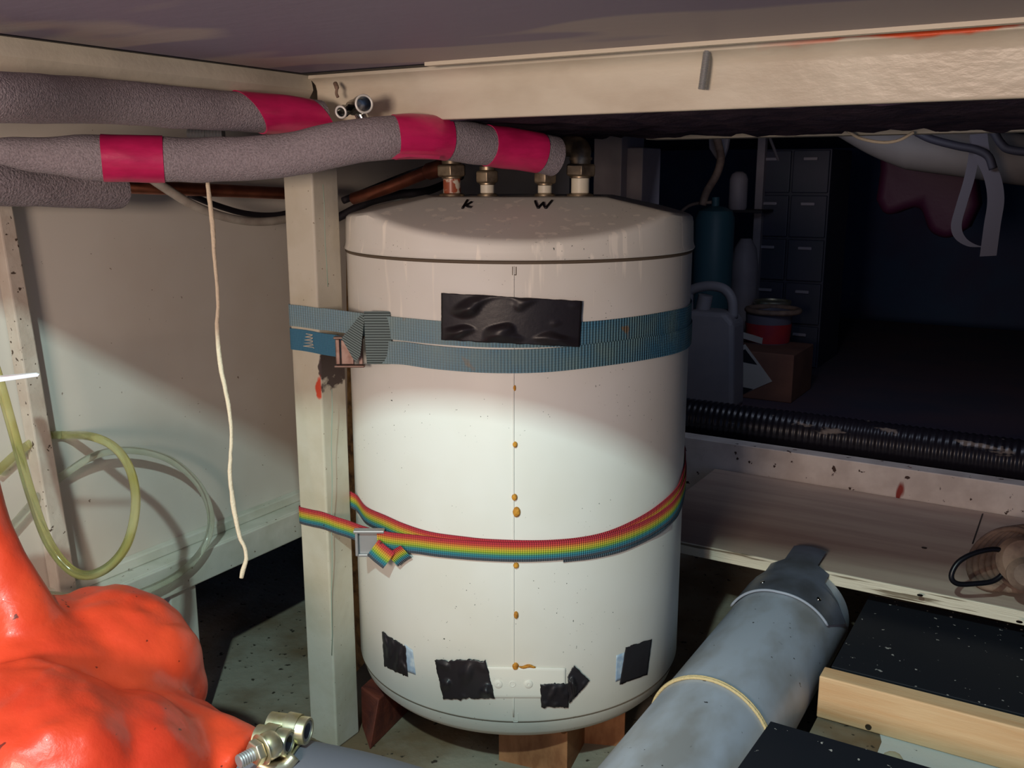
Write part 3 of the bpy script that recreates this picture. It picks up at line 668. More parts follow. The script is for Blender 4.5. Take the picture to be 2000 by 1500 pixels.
mesh('valve_body', join(ell(c0, 0.0095, 0.0095, 0.009, 20, 12), rod(c0+R_*0.004+Z_*0.002, c0+R_*0.014-Z_*0.018, 0.0075, 20)), M['chrome'], tv, smooth='auto')
# small rusty hanging screw hook next to the joint
mesh('hook_screw', tube(spline([at(655, 163, 1.17), at(658, 172, 1.165), at(657, 182, 1.165), at(660, 190, 1.165)], 5), [0.0028]*6+[0.0018]*10, 10), M['brownjunk'], label='small rusty screw by the corner of the two beams', cat='screw', smooth=True)

# hanging white cord
mesh('twine', lumpy(tube(spline([at(a, b, 1.14) for a, b in ((404, 330), (407, 370), (414, 430), (419, 500), (426, 590), (424, 640), (431, 715), (446, 790), (452, 850), (449, 920), (455, 980), (466, 1040), (478, 1072), (481, 1092), (475, 1112), (471, 1129))], 6), [0.0021+0.0008*math.sin(i*0.13)**2 for i in range(91)], 10), 0.0006, 120, 3), M['cord'], label='white twisted cord hanging in front of the left panel', cat='cord', smooth=True)
# clear hoses
d = 1.08
mesh('clear_hose', tube(spline([at(-20, 690, 1.02), at(0, 750, 1.03), at(28, 850, 1.05), at(60, 965, 1.06), at(98, 1065, 1.07), at(150, 1120, 1.07), at(205, 1112, 1.09), at(248, 1062, 1.12), at(265, 985, 1.15), at(255, 920, 1.17), at(225, 875, 1.18), at(180, 853, 1.19)] + [on(130, 850, 'x', -1.139), on(85, 853, 'x', -1.14), on(40, 880, 'x', -1.14), on(-10, 925, 'x', -1.14)], 8), 0.0055, 16), M['hose_y'], label='yellowed clear hose in a tall loop, nearest the orange housing', cat='hose', smooth=True)
mesh('clear_hose', tube(spline([on(-20, 1075, 'x', -1.139), on(35, 1015, 'x', -1.139), on(80, 965, 'x', -1.139), on(128, 925, 'x', -1.138), on(190, 888, 'x', -1.125), on(262, 880, 'x', -1.115), on(335, 900, 'x', -1.105), on(390, 950, 'x', -1.095), on(412, 1010, 'x', -1.092), on(400, 1065, 'x', -1.09), on(360, 1112, 'x', -1.088), on(300, 1147, 'x', -1.086), on(230, 1168, 'x', -1.086), on(150, 1166, 'x', -1.086), on(70, 1160, 'x', -1.086)], 8), 0.0052, 16), M['hose_c'], label='clear colourless hose in a wide loop lying against the left panel', cat='hose', smooth=True)
mesh('cable_tie', prism([at(-40, 738, 0.94), at(10, 733, 0.95), at(70, 728, 0.97), at(77, 731, 0.97), at(74, 736, 0.97), at(-40, 752, 0.94)], O_*-0.002), M['labelwhite'] if False else mat('white_nylon', (236, 238, 244), 0.4), label='white nylon tie end poking out above the yellowed hose', cat='cable tie', bevel=0.0006)

# ------------------------------------------------------------------ orange housing, hose and clamp
gs = []
def E_(px, py, d, rx, ry, rz): gs.append(ell(at(px, py, d), rx, ry, rz, 24, 16))
E_(195, 1262, 1.00, 0.088, 0.085, 0.056)
E_(268, 1305, 1.00, 0.070, 0.065, 0.058)
E_(335, 1345, 1.00, 0.034, 0.040, 0.034)
E_(190, 1375, 0.96, 0.095, 0.085, 0.060)
E_(40, 1345, 0.95, 0.115, 0.11, 0.085)
E_(60, 1530, 0.84, 0.13, 0.10, 0.105)
E_(225, 1530, 0.86, 0.10, 0.08, 0.080)
gs.append(tube([at(-90, 880, 0.93), at(-68, 960, 0.93), at(-38, 1050, 0.93), at(4, 1140, 0.93), at(44, 1225, 0.93)], [0.034, 0.034, 0.031, 0.032, 0.038], 24))
gs.append(tube([at(250, 1470, 0.92), at(340, 1490, 0.92), at(430, 1520, 0.90), at(485, 1538, 0.89)], [0.072, 0.062, 0.052, 0.049], 28))
b0 = at(60, 1480, 0.88)
gs.append(rod((b0.x, b0.y, 0.0), (b0.x, b0.y, 0.3), 0.10, 28))
b1_ = at(230, 1420, 0.98); gs.append(rod((b1_.x, b1_.y, 0.0), (b1_.x, b1_.y, 0.22), 0.07, 28))
g = join(*[(x[0], x[1]) for x in gs])
me = bpy.data.meshes.new('tmp'); me.from_pydata([tuple(v) for v in g[0]], [], g[1])
to = bpy.data.objects.new('tmp', me); COL.objects.link(to)
m_ = to.modifiers.new('r', 'REMESH'); m_.mode = 'VOXEL'; m_.voxel_size = 0.0055
s_ = to.modifiers.new('s', 'SMOOTH'); s_.iterations = 6; s_.factor = 0.6
dg = bpy.context.evaluated_depsgraph_get(); ev = to.evaluated_get(dg).to_mesh()
OV = [v.co.copy() for v in ev.vertices]; OF = [tuple(p.vertices) for p in ev.polygons]
to.evaluated_get(dg).to_mesh_clear(); bpy.data.objects.remove(to)
OV = [v + Vector((noise.noise(v*14), noise.noise(v*14+Vector((5, 0, 0))), noise.noise(v*14+Vector((0, 7, 0)))))*0.006 + Vector((0, 0, 1))*(0.0035*noise.noise(v*45) - 0.009*max(0, 0.10-abs(noise.noise(Vector((v.x*9, v.y*9, v.z*20)))))*6*0.12) for v in OV]
oh = thing('orange_housing', (b0.x, b0.y, 0), 'large glossy orange painted engine casting in the lower left corner', 'engine part')
mesh('casting', (OV, OF), M['orange'], oh, smooth=True)
hz = spline([at(440, 1524, 0.90), at(500, 1540, 0.885), at(590, 1560, 0.875), at(700, 1585, 0.865), at(830, 1625, 0.845)], 8)
hp = thing('rubber_hose', hz[8], 'thick dark grey rubber hose clamped onto the orange casting', 'hose')
hpth = hz[8:]
mesh('hose_wall', tube(hpth, 0.0505, 40), M['rubber'], hp, smooth='auto')
ca = (hz[16]-hz[8]).normalized(); cc = hz[12]
cl = thing('hose_clamp', cc, 'heavy zinc plated bolt clamp around the dark grey hose', 'clamp')
def cring(s, r0, r1, w):
    return lathe([(r0, -w/2), (r1, -w/2), (r1, w/2), (r0, w/2), (r0, -w/2)], cc+ca*s, ca, 56, caps=False)
mesh('band', join(cring(0.004, 0.0508, 0.0518, 0.022), cring(0.019, 0.0512, 0.0530, 0.002)), M['zinc'], cl, smooth='auto')
# trunnions along the hose axis, at the top of the hose
def trun(px, py, d, L, r, ri):
    p = at(px, py, d); ax = (ca*0.9 + Vector((0, 0, 0.05))).normalized()
    return mesh('trunnion', lathe([(ri*0.9, -L/2+0.003), (ri, -L/2), (r, -L/2), (r, L/2), (r*0.94, L/2+0.001), (ri, L/2+0.001), (ri, -L/2+0.006), (0.0005, -L/2+0.005)], p, ax, 32, caps=False), M['zinc'], cl, smooth='auto')
def tend(px, py, d, L): return at(px, py, d) - (ca*0.9 + Vector((0, 0, 0.05))).normalized()*L/2
def trun2(px, py, d, L, r, ri):
    p = tend(px, py, d, L); ax = (ca*0.9 + Vector((0, 0, 0.05))).normalized()
    o = mesh('trunnion', lathe([(0.0005, -L/2+0.002), (ri, -L/2+0.002), (ri*1.1, -L/2), (r, -L/2), (r, L/2-0.001), (r*0.95, L/2), (ri, L/2), (ri, -L/2+0.010), (0.0005, -L/2+0.009)], p, ax, 36, caps=False), M['zinc'], cl, smooth='auto')
    mesh('bore_lining', lathe([(ri-0.0002, -L/2+0.011), (ri-0.0002, L/2-0.0008), (ri*0.72, L/2-0.0008), (ri*0.72, -L/2+0.011)], p, ax, 30, caps=False), M['steel'], o, smooth='auto')
    return p
pA_ = trun2(602, 1428, 0.868, 0.038, 0.0125, 0.0098)
pB_ = trun2(566, 1452, 0.850, 0.032, 0.0125, 0.0098)
bd = (at(470, 1486, 0.815)-at(560, 1438, 0.850)).normalized(); bh = at(466, 1488, 0.813)
mesh('clamp_bolt', lathe([(0.0056+0.0005*(k % 2), -k*0.0012) for k in range(32)][::-1], bh, bd, 20), M['steel'], cl, smooth='auto')
mesh('bolt_nut', hexnut(bh-bd*0.022, bd, 0.0115, 0.008), M['zinc'], cl, smooth='auto', bevel=0.0006)
mesh('washer', lathe([(0.0135, 0), (0.0140, 0.0008), (0.0135, 0.0016)], bh-bd*0.024, bd, 28), M['zinc'], cl, smooth='auto')
mesh('bolt_sleeve', lathe([(0.0105, 0), (0.0125, 0.003), (0.0125, 0.010), (0.0105, 0.013)], bh-bd*0.038, bd, 28), M['zinc'], cl, smooth='auto')
# straps of the band looping up around the trunnions
def loop_strap(p, w, off):
    ax = ca.normalized(); dn = (cc-p); dn = (dn-ax*dn.dot(ax)).normalized(); sd = ax.cross(dn)
    P = []
    for k in range(19):
        a = math.radians(-100+200*k/18); P.append(p + ax*off + (-dn*math.cos(a)+sd*math.sin(a))*0.0133)
    P = [P[0]+dn*0.016] + P + [P[-1]+dn*0.016]
    return ribbon(P, ax*w, 0.0012, outs=[(q-p-ax*off).normalized() for q in P])
mesh('trunnion_strap', loop_strap(pA_, 0.012, 0.004), M['zinc'], cl, smooth='auto')
mesh('trunnion_strap', loop_strap(pB_, 0.012, -0.002), M['zinc'], cl, smooth='auto')
mesh('bridge_plate', join(tube(spline([at(505, 1492, 0.84), at(530, 1500, 0.84), at(556, 1496, 0.845), at(575, 1476, 0.85)], 4), 0.006, 12)), M['zinc'], cl, smooth=True)

# ------------------------------------------------------------------ grey PVC pipe with collar and cord
px_, pz_, pr_ = -0.352, 0.118, 0.085
pv = thing('pvc_pipe', (px_, 1.2, 0.03), 'wide light grey plastic pipe lying beside the tank at lower right', 'pipe')
mesh('pipe_wall', lathe([(pr_-0.004, 0), (pr_, 0.002), (pr_, 0.782), (pr_-0.004, 0.784)], (px_, 0.745, pz_), (0, 1, 0), 72), M['pvc'], pv, smooth='auto')
yc = on(1530, 1160, 'z', 0.205).y
yE = on(1600, 1075, 'z', 0.210).y
def coll(u, v):
    # v along the pipe, u across the top
    y = yc + v*(yE-yc+0.0)
    a0, a1 = -62-14*min(1, v/0.42), 58+20*min(1, v/0.42)
    if v > 0.42:
        f = (v-0.42)/0.58; st = 0.55 if f < 0.45 else 0.30
        a0 = -62*st if f > 0.12 else -62+f/0.12*62*0.4; a1 = 58*st if f > 0.1 else 58-f/0.1*58*0.35
    a = math.radians(a0+(a1-a0)*u); r = pr_+0.0015
    o = Vector((math.sin(a), 0, math.cos(a)))
    y += 0.012*abs(math.sin(a))*(1-v)
    p = Vector((px_, y, pz_)) + o*r
    lift = max(0, v-0.42)*0.012
    return p + Vector((0, 0, lift)), o
col_ = mesh('collar', sheet(coll, 24, 30, 0.0028), M['pvcdark'], pv, smooth='auto', label='dark grey half shell collar')
edge = [coll(i/30, 0)[0]+coll(i/30, 0)[1]*0.0018 for i in range(31)]
mesh('collar_edge', tube(edge, 0.0022, 8), M['pvcedge'], col_, smooth=True)
for a, b in ((1490, 1139), (1607, 1163)):
    p = on(a, b, 'z', 0.198); o = Vector((p.x-px_, 0, p.z-pz_)).normalized(); q = Vector((px_, p.y, pz_))+o*(pr_+0.0042)
    mesh('collar_screw', lathe([(0.004, 0), (0.0036, 0.0012), (0.001, 0.0016)], q, o, 16), M['chrome'], col_, smooth='auto')
p = on(1400, 1332, 'z', 0.205); cr = []
for i in range(64):
    a = 2*math.pi*i/64; cr.append(Vector((px_+(pr_+0.002)*math.sin(a), p.y+0.004*math.sin(a*2)-0.012*math.sin(a), pz_+(pr_+0.002)*math.cos(a))))
mesh('elastic_cord', join(tube(cr, 0.0021, 8, closed=True), tube([v+Vector((0, 0.004, 0)) for v in cr], 0.0021, 8, closed=True)), M['elastic'], label='cream elastic cord looped round the grey plastic pipe', cat='cord', smooth=True)

# ------------------------------------------------------------------ shelf, low beam, duct, panels, batten
sh = thing('plywood_shelf', (0.2, 1.75, 0.0), 'plywood shelf with painted front edge at the right of the tank', 'shelf')
zs = 0.20; ys = 1.533
mesh('board', box(-0.66, 1.6, ys+0.002, 1.985, zs-0.02, zs), M['ply'], sh, bevel=0.001)
mesh('front_edge', box(-0.66, 1.6, ys-0.002, ys+0.0018, zs-0.022, zs+0.0005), M['plyedge'], sh, bevel=0.001)
for x in (0.15, 0.9): mesh('support', box(x, x+0.04, 1.60, 1.98, 0, zs-0.021), M['redwood'], sh)
mesh('board_joint', hexa([on(1898, 1062, 'z', zs+.0002), on(1901, 1062, 'z', zs+.0002), on(1921, 1003, 'z', zs+.0002), on(1918, 1003, 'z', zs+.0002)], [on(1898, 1062, 'z', zs+.0006), on(1901, 1062, 'z', zs+.0006), on(1921, 1003, 'z', zs+.0006), on(1918, 1003, 'z', zs+.0006)]), M['black'], sh)
for a, b in ((1797, 1163), (1991, 1215), (1805, 1070)):
    q = on(a, b, 'z', zs+0.0004); mesh('countersunk_screw', lathe([(0.0045, 0), (0.0045, 0.0006), (0.0025, 0.001)], q, (0, 0, 1), 16), M['screw'], sh, smooth='auto')
mesh('low_beam', box(-1.0, 1.6, 1.99, 2.03, 0.0, 0.262), M['lowbeam'], label='low white speckled beam with red paint drips, crossing behind the shelf', cat='beam', bevel=0.002)
# corrugated duct
Ld = 2.6; nseg = 190; prof = []
for i in range(nseg*4+1):
    prof.append((0.044+0.0022*(1 if i % 4 in (1, 2) else 0), Ld*i/(nseg*4)))
hx = on(1400, 812, 'y', 2.09)
mesh('corrugated_duct', lathe(prof, (-1.2, 2.09, 0.262+0.020), (1, 0.0, 0.0), 28), M['flex'], label='black corrugated flexible duct lying behind the low white beam', cat='duct', smooth='auto')
mesh('duct_ledge', box(-1.2, 1.6, 2.0305, 2.16, 0.20, 0.235), M['rearfloor'], label='dark ledge carrying the corrugated duct', cat='ledge')
mesh('rear_platform', box(-1.9, 2.0, 2.165, 4.4, 0.0, 0.22), M['rearfloor'], label='dark brown platform in the back carrying the stored cans and boxes', cat='platform')
# black faced floor panels
fp = thing('floor_panel', (0.2, 1.45, 0), 'black faced floor panel between pine batten and plywood shelf', 'panel')
mesh('panel_board', box(-0.250, 1.0, 1.318, 1.60, 0.132, 0.146), M['panel'], fp, bevel=0.001)
for y0 in (1.42, 1.57): mesh('bearer', box(-0.2, 1.0, y0, y0+0.025, 0.0, 0.132), M['redwood'], fp)
pzt = 0.185
pA = on(1505, 1408, 'z', pzt); pB = on(1440, 1500, 'z', pzt); yp = pA.y
fp = thing('floor_panel', (0.2, 0.95, 0), 'black faced floor panel at the bottom edge, in front of pine batten', 'panel')
e_ = (pB-pA).normalized()*0.5
mesh('panel_board', hexa([(pA.x+e_.x, pA.y+e_.y, pzt-0.014), (1.0, yp-0.5, pzt-0.014), (1.0, yp, pzt-0.014), (pA.x, yp, pzt-0.014)], [(pA.x+e_.x, pA.y+e_.y, pzt), (1.0, yp-0.5, pzt), (1.0, yp, pzt), (pA.x, yp, pzt)]), M['panel'], fp, bevel=0.001)
for x0 in (0.10, 0.8): mesh('bearer', box(x0, x0+0.04, 0.76, yp-0.03, 0.086, pzt-0.014), M['redwood'], fp)
bz = thing('pine_batten', (0.2, 1.29, 0.0), 'raw pine batten screwed along the edge of the rear black panel', 'batten')
q0 = on(1600, 1309, 'z', 0.150); q1 = on(1589, 1385, 'y', q0.y-0.022)
mesh('timber', box(-0.256, 1.0, q0.y-0.020, q0.y+0.012, 0.088, 0.152), M['pine'], bz, bevel=0.002)
q = on(1696, 1420, 'y', q0.y-0.020)
mesh('screw', lathe([(0.0045, 0), (0.004, 0.001), (0.0015, 0.0005)], q, (0, -1, 0), 16), M['screw'], bz, smooth='auto')
# white painted patch of floor with a pale stone
wp = [on(a, b, 'z', 0.0005) for a, b in ((1722, 1438), (1716, 1462), (1722, 1485), (1712, 1520), (2050, 1620), (2080, 1560), (1880, 1498))]
mesh('trim_5', box(-0.255, 1.0, 0.75, 1.312, 0.0, 0.086), M['floor'], kind='structure')
mesh('trim_4', prism([on(a, b, 'z', 0.0865) for a, b in ((1716, 1425), (1722, 1450), (1714, 1470), (1720, 1490), (1712, 1530), (2100, 1700), (2100, 1500), (1900, 1440))], (0, 0, 0.001)), M['whitepatch'], kind='structure')
mesh('pebble', ell(on(1742, 1486, 'z', 0.090), 0.014, 0.022, 0.006, 12, 8), mat('pebble', (196, 194, 168), 0.8), label='flat pale pebble on the white painted floor patch', cat='pebble', smooth=True)

# ------------------------------------------------------------------ wood under the tank
def grooved(name, o, ang, L, W, H, lab, m):
    V = []; Fc = []; n = 24; pr = []
    for i in range(n+1):
        y = W*(i/n-0.5); pr.append((y, H - (0.004 if i % 4 in (1, 2) else 0)))
    pr = [(-W/2, 0)] + pr + [(W/2, 0)]
    k = len(pr); c, s = math.cos(ang), math.sin(ang)
    for x in (0, L):
        for y, z in pr: V.append((o.x+x*c-y*s, o.y+x*s+y*c, o.z+z))
    Fc = [tuple(range(k))[::-1], tuple(range(k, 2*k))]+[(j, (j+1) % k, k+(j+1) % k, k+j) for j in range(k)]
    return mesh(name, (V, Fc), m, label=lab, cat='wood block')
grooved('wood_block', on(1040, 1500, 'z', 0.0), math.radians(100), 0.26, 0.105, 0.070, 'front sawn decking block under the front of the tank', M['deck'])
grooved('wood_block', on(1180, 1455, 'z', 0.0)+Vector((0, 0, 0.0)), math.radians(112), 0.11, 0.06, 0.074, 'thicker grooved decking block under the tank, beside the grey pipe', M['deck'])
wq = [on(722, 1466, 'z', 0.0), on(795, 1392, 'z', 0.0)]
dv = (wq[1]-wq[0]).normalized(); nv_ = Vector((-dv.y, dv.x, 0))
mesh('wood_sleeper', hexa([wq[0], wq[0]+dv*0.30, wq[0]+dv*0.30+nv_*0.045, wq[0]+dv*0.05+nv_*0.045],
     [p+Vector((0, 0, 0.068)) for p in (wq[0]+dv*0.03, wq[0]+dv*0.30, wq[0]+dv*0.30+nv_*0.045, wq[0]+dv*0.05+nv_*0.045)]), M['redwood'], label='dark red brown timber under the tank just behind the post', cat='timber', bevel=0.002)
# chipboard strip standing behind the post
q = [at(603, 1182, 1.60), at(617, 1112, 1.56), at(680, 1000, 1.50), at(676, 500, 1.40), at(716, 500, 1.42), at(716, 1290, 1.53), at(690, 1320, 1.57)]
mesh('chipboard_strip', prism(q, fwd*0.012), M['cork'], label='crumbly brown board standing behind the white post', cat='board')

# ------------------------------------------------------------------ torn insulation under the rear deck
V = []; Fc = []; nx, ny = 150, 26
for lay in (0, 1):
    for j in range(ny+1):
        for i in range(nx+1):
            x = -0.80+1.5*i/nx
            yend = 1.44+0.05*noise.noise(Vector((x*9, 0, 0)))+0.05*noise.noise(Vector((x*30, 3, 0)))
            y = 0.967+(yend-0.967)*j/ny
            z = 0.909 - 0.007*j/ny - 0.004*noise.noise(Vector((x*25, y*25, 1))) - 0.006*abs(noise.noise(Vector((x*12, y*9, 5)))) if lay == 0 else 0.986
            if lay == 0 and j >= ny-3: z += (j-ny+4)/4*(0.050*max(0, noise.noise(Vector((x*16, 9, 0)))-0.10)+0.030*max(0, noise.noise(Vector((x*47, 2, 0)))-0.2))
            V.append((x, y, z))
n = (nx+1)*(ny+1)
for j in range(ny):
    for i in range(nx):
        a = j*(nx+1)+i; Fc.append((a, a+nx+1, a+nx+2, a+1)); Fc.append((n+a, n+a+1, n+a+nx+2, n+a+nx+1))
for i in range(nx):
    Fc.append((i, i+1, n+i+1, n+i)); a = ny*(nx+1)+i; Fc.append((a, n+a, n+a+1, a+1))
for j in range(ny):
    a = j*(nx+1); Fc.append((a, n+a, n+a+nx+1, a+nx+1)); a += nx; Fc.append((a, a+nx+1, n+a+nx+1, n+a))
mesh('torn_insulation', (V, Fc), M['ragged'], label='dark ragged foam insulation hanging under the deck behind front beam', cat='insulation', smooth='auto')
zb = on(1700, 263, 'y', 1.75).z
mesh('rear_beam', box(-0.75, 1.4, 1.75, 1.80, zb, 0.985), M['cream'], label='pale rear beam glimpsed through tears in the dark insulation', cat='beam')

# ------------------------------------------------------------------ things in the dark at the back
Yb = 2.45
def bx(px0, py0, px1, py1, y, dep, z0=None):
    a = on(px0, py1, 'y', y); b = on(px1, py0, 'y', y)
    return box(a.x, b.x, y, y+dep, a.z if z0 is None else z0, b.z)
t = on(1210, 330, 'y', 1.9)
wc = thing('white_cupboard', (t.x, 1.9, 0), 'narrow greyed white cupboard behind the pipe stubs of the tank', 'cupboard')
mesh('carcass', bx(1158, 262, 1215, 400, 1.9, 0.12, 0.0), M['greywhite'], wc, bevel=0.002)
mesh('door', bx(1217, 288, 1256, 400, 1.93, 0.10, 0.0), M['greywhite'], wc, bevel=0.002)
# jerry can
jc = thing('jerry_can', (on(1390, 780, 'y', Yb).x, Yb, 0.22), 'milky grey plastic jerry can with moulded handle, beside the tank', 'jerry can')
s = lambda px, py: on(px, py, 'y', Yb)
def outline(pix, y): return [on(a, b, 'y', y) for a, b in pix]
jz = 0.22
body = outline([(1322, 790), (1322, 612), (1350, 607), (1415, 612), (1432, 632), (1432, 790)], Yb)
for p in body[:1]+body[-1:]: p.z = jz
mesh('can_body', prism(body, (0, 0.10, 0)), M['can'], jc, bevel=0.012, seg=3)
hd = tube(spline([s(1332, 610), s(1332, 585), s(1338, 570), s(1370, 562), s(1402, 568), s(1418, 590), s(1420, 625)], 6), 0.0135, 16)
hd = ([v+Vector((0, 0.05, 0)) for v in hd[0]],)+hd[1:]
mesh('handle', hd, M['can'], jc, smooth=True)
mesh('spout_cap', rod(s(1360, 607)+Vector((0, 0.05, -0.005)), s(1366, 580)+Vector((0, 0.05, 0)), 0.02, 20), M['can'], jc, smooth='auto')
# cardboard box with diamond placard
cb = thing('cardboard_box', (on(1490, 780, 'y', 2.62).x, 2.62, 0.22), 'brown cardboard box with black and white diamond label', 'box')
mesh('carton', bx(1340, 694, 1551, 800, 2.62, 0.22, 0.22), M['card'], cb, bevel=0.003)
y_ = 2.618
def dia(pix, m, nm, o=0.0): mesh(nm, prism([Vector((q.x, q.y, max(q.z, 0.223))) for q in [on(a, b, 'y', y_-o) for a, b in pix]], (0, 0.002, 0)), m, cb)
dia([(1455, 672), (1508, 745), (1440, 786), (1388, 720)], M['labelwhite'], 'diamond_label')
dia([(1455, 682), (1478, 712), (1432, 703), (1440, 690)], M['labelblack'], 'label_print', 0.002)
dia([(1470, 760), (1441, 779), (1428, 768), (1430, 752)], M['labelblack'], 'label_print', 0.002)
# paint bucket on the box
bc = on(1497, 690, 'y', 2.805)
bc.z = on(1551, 694, 'y', 2.62).z
pb = thing('paint_bucket', (bc.x, 2.74, bc.z), 'paint bucket with red band and pale rim on the cardboard box', 'bucket')
zt = on(1495, 612, 'y', 2.74).z; hh = zt-bc.z; rb_ = (on(1545, 660, 'y', 2.74)-on(1455, 660, 'y', 2.74)).length/2
mesh('bucket_wall', lathe([(rb_*0.92, 0), (rb_, hh*0.98), (rb_*0.94, hh), (rb_*0.9, hh*0.6), (0.001, hh*0.55)], (bc.x, 2.74+rb_, bc.z), n=36, caps=False), M['bucket'], pb, smooth='auto')
mesh('red_band', lathe([(rb_*0.935, 0.002), (rb_*0.955+0.001, hh*0.2), (rb_*0.985+0.001, hh*0.62)], (bc.x, 2.74+rb_, bc.z), n=36, caps=False), M['redband'], pb, smooth='auto')
mesh('white_stripe', prism([on(a, b, 'y', 2.742) for a, b in ((1448, 648), (1490, 660), (1488, 672), (1448, 660))], (0, 0.004, 0)), M['labelwhite'], pb)
mesh('rim', tube([Vector((bc.x+0.012+(rb_*1.12)*math.cos(2*math.pi*i/40), 2.74+rb_+(rb_*1.1)*math.sin(2*math.pi*i/40), zt+0.002)) for i in range(40)], 0.008, 10, closed=True), M['brownjunk'], pb, smooth=True)
# shiny tin behind it
tc_ = on(1500, 590, 'y', 2.95)
zt2 = tc_.z
mesh('metal_tin', lathe([(0.055, 0), (0.055, zt2-0.22-0.012), (0.058, zt2-0.22-0.010), (0.058, zt2-0.22), (0.05, zt2-0.22), (0.048, zt2-0.225)], (tc_.x, 3.0, 0.22), n=36), M['zinc'], label='shiny metal tin lid behind the paint bucket', cat='tin', smooth='auto')
# teal bottle
gb = on(1390, 560, 'y', 2.915); zt3 = on(1390, 404, 'y', 2.915).z
mesh('gas_bottle', lathe([(0.055, 0), (0.062, 0.01), (0.062, zt3-0.22-0.035), (0.054, zt3-0.22-0.012), (0.03, zt3-0.22), (0.012, zt3-0.22+0.003), (0.012, zt3-0.22+0.03)], (gb.x, 2.915, 0.22), n=36), M['teal'], label='dark teal gas bottle behind the right shoulder of the tank', cat='gas bottle', smooth='auto')
# brown clutter on top
mesh('wooden_pulley', join(tube(spline([on(a, b, 'y', 2.8) for a, b in ((1398, 262), (1404, 285), (1408, 310), (1400, 340), (1380, 375), (1372, 400))], 6), 0.012, 12), tube(spline([on(a, b, 'y', 2.8) for a, b in ((1390, 395), (1350, 400), (1322, 420))], 6), 0.005, 10)), M['brownjunk'], label='brown rope end hanging above the teal gas bottle', cat='rope', smooth=True)
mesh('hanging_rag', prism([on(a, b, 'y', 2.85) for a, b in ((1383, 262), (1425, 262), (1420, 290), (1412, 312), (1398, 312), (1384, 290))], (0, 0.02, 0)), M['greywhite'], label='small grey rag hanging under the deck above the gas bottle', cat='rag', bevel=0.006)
# grey uprights
for a, b, c3, d3, y, nm in ((1417, 335, 1452, 410, 3.0, 'upper grey plastic bottle on the wall bracket left of the drawers'), (1418, 466, 1470, 560, 3.0, 'pale grey plastic container below, left of the drawers')):
    p = on((a+c3)/2, d3, 'y', y); w = (on(c3, b, 'y', y)-on(a, b, 'y', y)).length/2; h = on(a, b, 'y', y).z-p.z
    z0 = 0.22 if d3 > 500 else p.z
    hh_ = on(a, b, 'y', y).z - z0
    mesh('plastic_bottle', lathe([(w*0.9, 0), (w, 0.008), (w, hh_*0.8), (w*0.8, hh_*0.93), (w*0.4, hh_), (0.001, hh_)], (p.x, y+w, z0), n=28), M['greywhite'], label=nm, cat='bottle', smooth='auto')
mesh('wall_bracket', box(on(1405, 410, 'y', 2.9).x, on(1470, 410, 'y', 2.9).x, 3.0, 3.12, on(1434, 410, 'y', 3.0).z-0.008, on(1434, 410, 'y', 3.0).z), M['darkcable'], label='dark bracket shelf carrying the upper grey bottle', cat='bracket')
mesh('upright_post', box(on(1455, 300, 'y', 3.0).x, on(1470, 300, 'y', 3.0).x, 3.13, 3.155, 0.22, 0.985), M['greywhite'], label='thin grey upright left of the drawer unit', cat='post')
# drawer unit
dy = 3.16
x0, x1 = on(1470, 400, 'y', dy).x, on(1617, 400, 'y', dy).x
du = thing('drawer_unit', ((x0+x1)/2, dy, 0.22), 'dark grey two column drawer unit in the back of the hold', 'drawer unit')
zt4 = on(1500, 292, 'y', dy).z
mesh('carcass', box(x0, x1, dy+0.01, dy+0.3, 0.22, zt4), M['drawer'], du, bevel=0.002)
rows = 5; h = (zt4-0.22)/rows
for c4 in range(2):
    for r in range(rows):
        a = x0+(x1-x0)*(c4/2)+0.004; b = x0+(x1-x0)*((c4+1)/2)-0.004; z0 = 0.22+r*h+0.004
        dr = mesh('drawer', box(a, b, dy-0.004, dy+0.008, z0, z0+h-0.008), M['drawer'], du, bevel=0.003)
        mesh('pull', box((a+b)/2-0.022, (a+b)/2+0.022, dy-0.014, dy-0.005, z0+h*0.72, z0+h*0.72+0.010), M['drawerh'], dr, bevel=0.002)
mesh('thin_rod', rod(on(1503, 268, 'y', 2.6), on(1520, 312, 'y', 2.6), 0.004, 8), M['strapgrey'], label='thin pale stick leaning under the deck above the drawers', cat='stick')
# curved pale hull frame at upper right
fr = spline([on(a, b, 'y', 2.3) for a, b in ((1640, 248), (1720, 274), (1800, 287), (1880, 297), (1960, 308), (2060, 318), (2150, 322))], 8)
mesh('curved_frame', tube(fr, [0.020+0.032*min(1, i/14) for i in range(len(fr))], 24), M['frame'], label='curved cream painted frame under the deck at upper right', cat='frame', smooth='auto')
# dark red bag
pz = [(1716, 335), (1745, 322), (1800, 326), (1860, 335), (1905, 350), (1912, 400), (1890, 445), (1850, 470), (1812, 455), (1795, 400), (1760, 412), (1725, 425), (1708, 390)]
pz = [(1716, 225), (1905, 225)] + pz[4:] + [pz[0]]
V0 = outline(pz, 2.75)
bg = prism(V0, (0, 0.12, 0))
mesh('cloth_bag', bg, M['bag'], label='dark red crumpled bag hanging below the curved cream frame', cat='bag', bevel=0.025, seg=4, smooth=True)
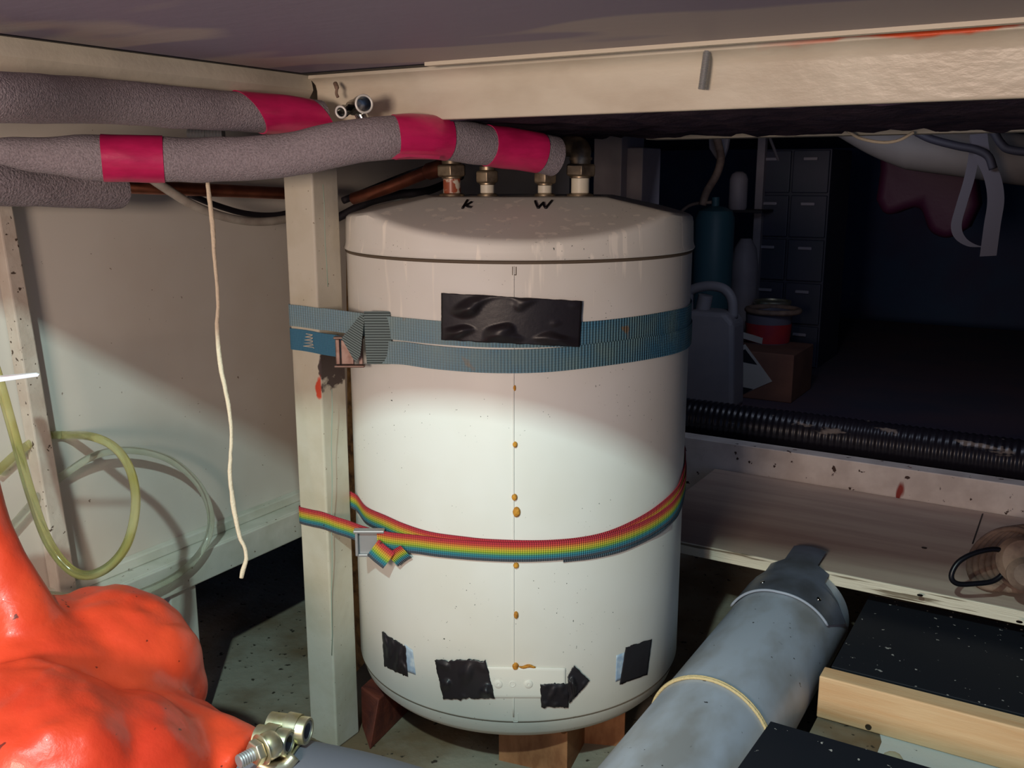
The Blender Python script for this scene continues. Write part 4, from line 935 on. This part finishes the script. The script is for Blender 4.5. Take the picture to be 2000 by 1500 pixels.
# grey strap loop
mesh('strap_loop', ribbon(spline([on(a, b, 'y', 2.15) for a, b in ((1905, 262), (1903, 300), (1893, 350), (1878, 400), (1868, 440), (1876, 465), (1900, 480), (1928, 482))], 8), Vector((0.02, 0, 0.002)), 0.002, outs=[Vector((0, -1, 0))]*57), M['strapgrey'], label='thin grey strap hanging in a loop at upper right', cat='strap')
mesh('hanging_strap', ribbon(spline([on(a, b, 'y', 2.13) for a, b in ((1912, 262), (1918, 300), (1938, 345), (1945, 390), (1938, 440), (1930, 500))], 8), Vector((0.030, 0, 0.003)), 0.002, outs=[Vector((0, -1, 0))]*41), M['strapgrey'], label='wide grey strap hanging straight beside the looped thin strap', cat='strap')
mesh('dark_cable', tube(spline([on(a, b, 'y', 2.12) for a, b in ((1790, 258), (1820, 272), (1870, 285), (1905, 292), (1930, 305), (1940, 330))], 8), 0.008, 12), M['darkcable'], label='dark cable drooping across the curved cream frame', cat='cable', smooth=True)
mesh('dark_cable', tube(spline([on(a, b, 'y', 2.12) for a, b in ((1940, 255), (1955, 280), (1975, 293), (2040, 300))], 8), 0.008, 12), M['darkcable'], label='dark cable at the right frame edge under the deck', cat='cable', smooth=True)
mesh('white_cable', tube(spline([on(a, b, 'y', 1.72) for a, b in ((1655, 255), (1680, 270), (1722, 278), (1755, 274), (1785, 258))], 8), 0.0026, 10), M['cord'], label='thin white cable sagging below the pale rear beam', cat='cable', smooth=True)

# ------------------------------------------------------------------ fan-shaped coil on the shelf at far right
fc = on(1990, 1165, 'z', zs)
fh = thing('coiled_hose', (fc.x, fc.y, zs), 'brown ribbed coil of hose lying on the shelf at the right edge', 'hose')
for k in range(7):
    rk = 0.062+0.004*k; ox = -0.030+0.012*k
    cpt = Vector((fc.x+ox, fc.y+0.045, zs+0.008))
    mesh('coil_turn', tube([cpt+Vector((rk*math.cos(a)*0.75, rk*math.sin(a), 0.034+0.032*math.sin(a+0.5)+0.003*k)) for a in [2*math.pi*i/40 for i in range(40)]], 0.0055, 10, closed=True), M['brownjunk'], fh, smooth=True)
mesh('spool_disc', join(lathe([(0.034, 0), (0.036, 0.006), (0.030, 0.018), (0.020, 0.022), (0.001, 0.022)], at(1992, 1095, 1.42), (0.3, -0.8, 0.35), 32), lathe([(0.022, 0), (0.023, 0.005), (0.016, 0.016), (0.001, 0.018)], at(1996, 1122, 1.38), (0.3, -0.8, 0.35), 32)), M['brownjunk'], fh, smooth='auto')
rc = on(1915, 1108, 'z', zs+0.03)
rg = [at(a, b, 1.42) for a, b in ((1858, 1125), (1872, 1098), (1905, 1080), (1945, 1073), (1968, 1085), (1965, 1112), (1942, 1134), (1905, 1140), (1870, 1140))]
mesh('rubber_ring', tube(spline(rg, 6, closed=True), 0.0040, 12, closed=True), M['blackrubber'], label='black rubber ring resting on the brown coil', cat='ring', smooth=True)

# ------------------------------------------------------------------ groups of look-alikes
GR = {'floor_panel': 'black faced floor panels', 'insulated_pipe': 'grey foam insulated pipes at upper left', 'clear_hose': 'clear hoses on the left panel',
      'conduit': 'cables at the left panel', 'dark_cable': 'dark cables at upper right', 'wood_block': 'decking blocks under the tank',
      'plastic_bottle': 'grey bottles beside the drawers', 'threaded_fitting': 'threaded hose ends between the pipes', 'rubber_cable': 'rubber cables behind the post'}
for o in list(COL.objects):
    k = o.name.split('.')[0]
    if o.parent is None and k in GR: o['group'] = GR[k]
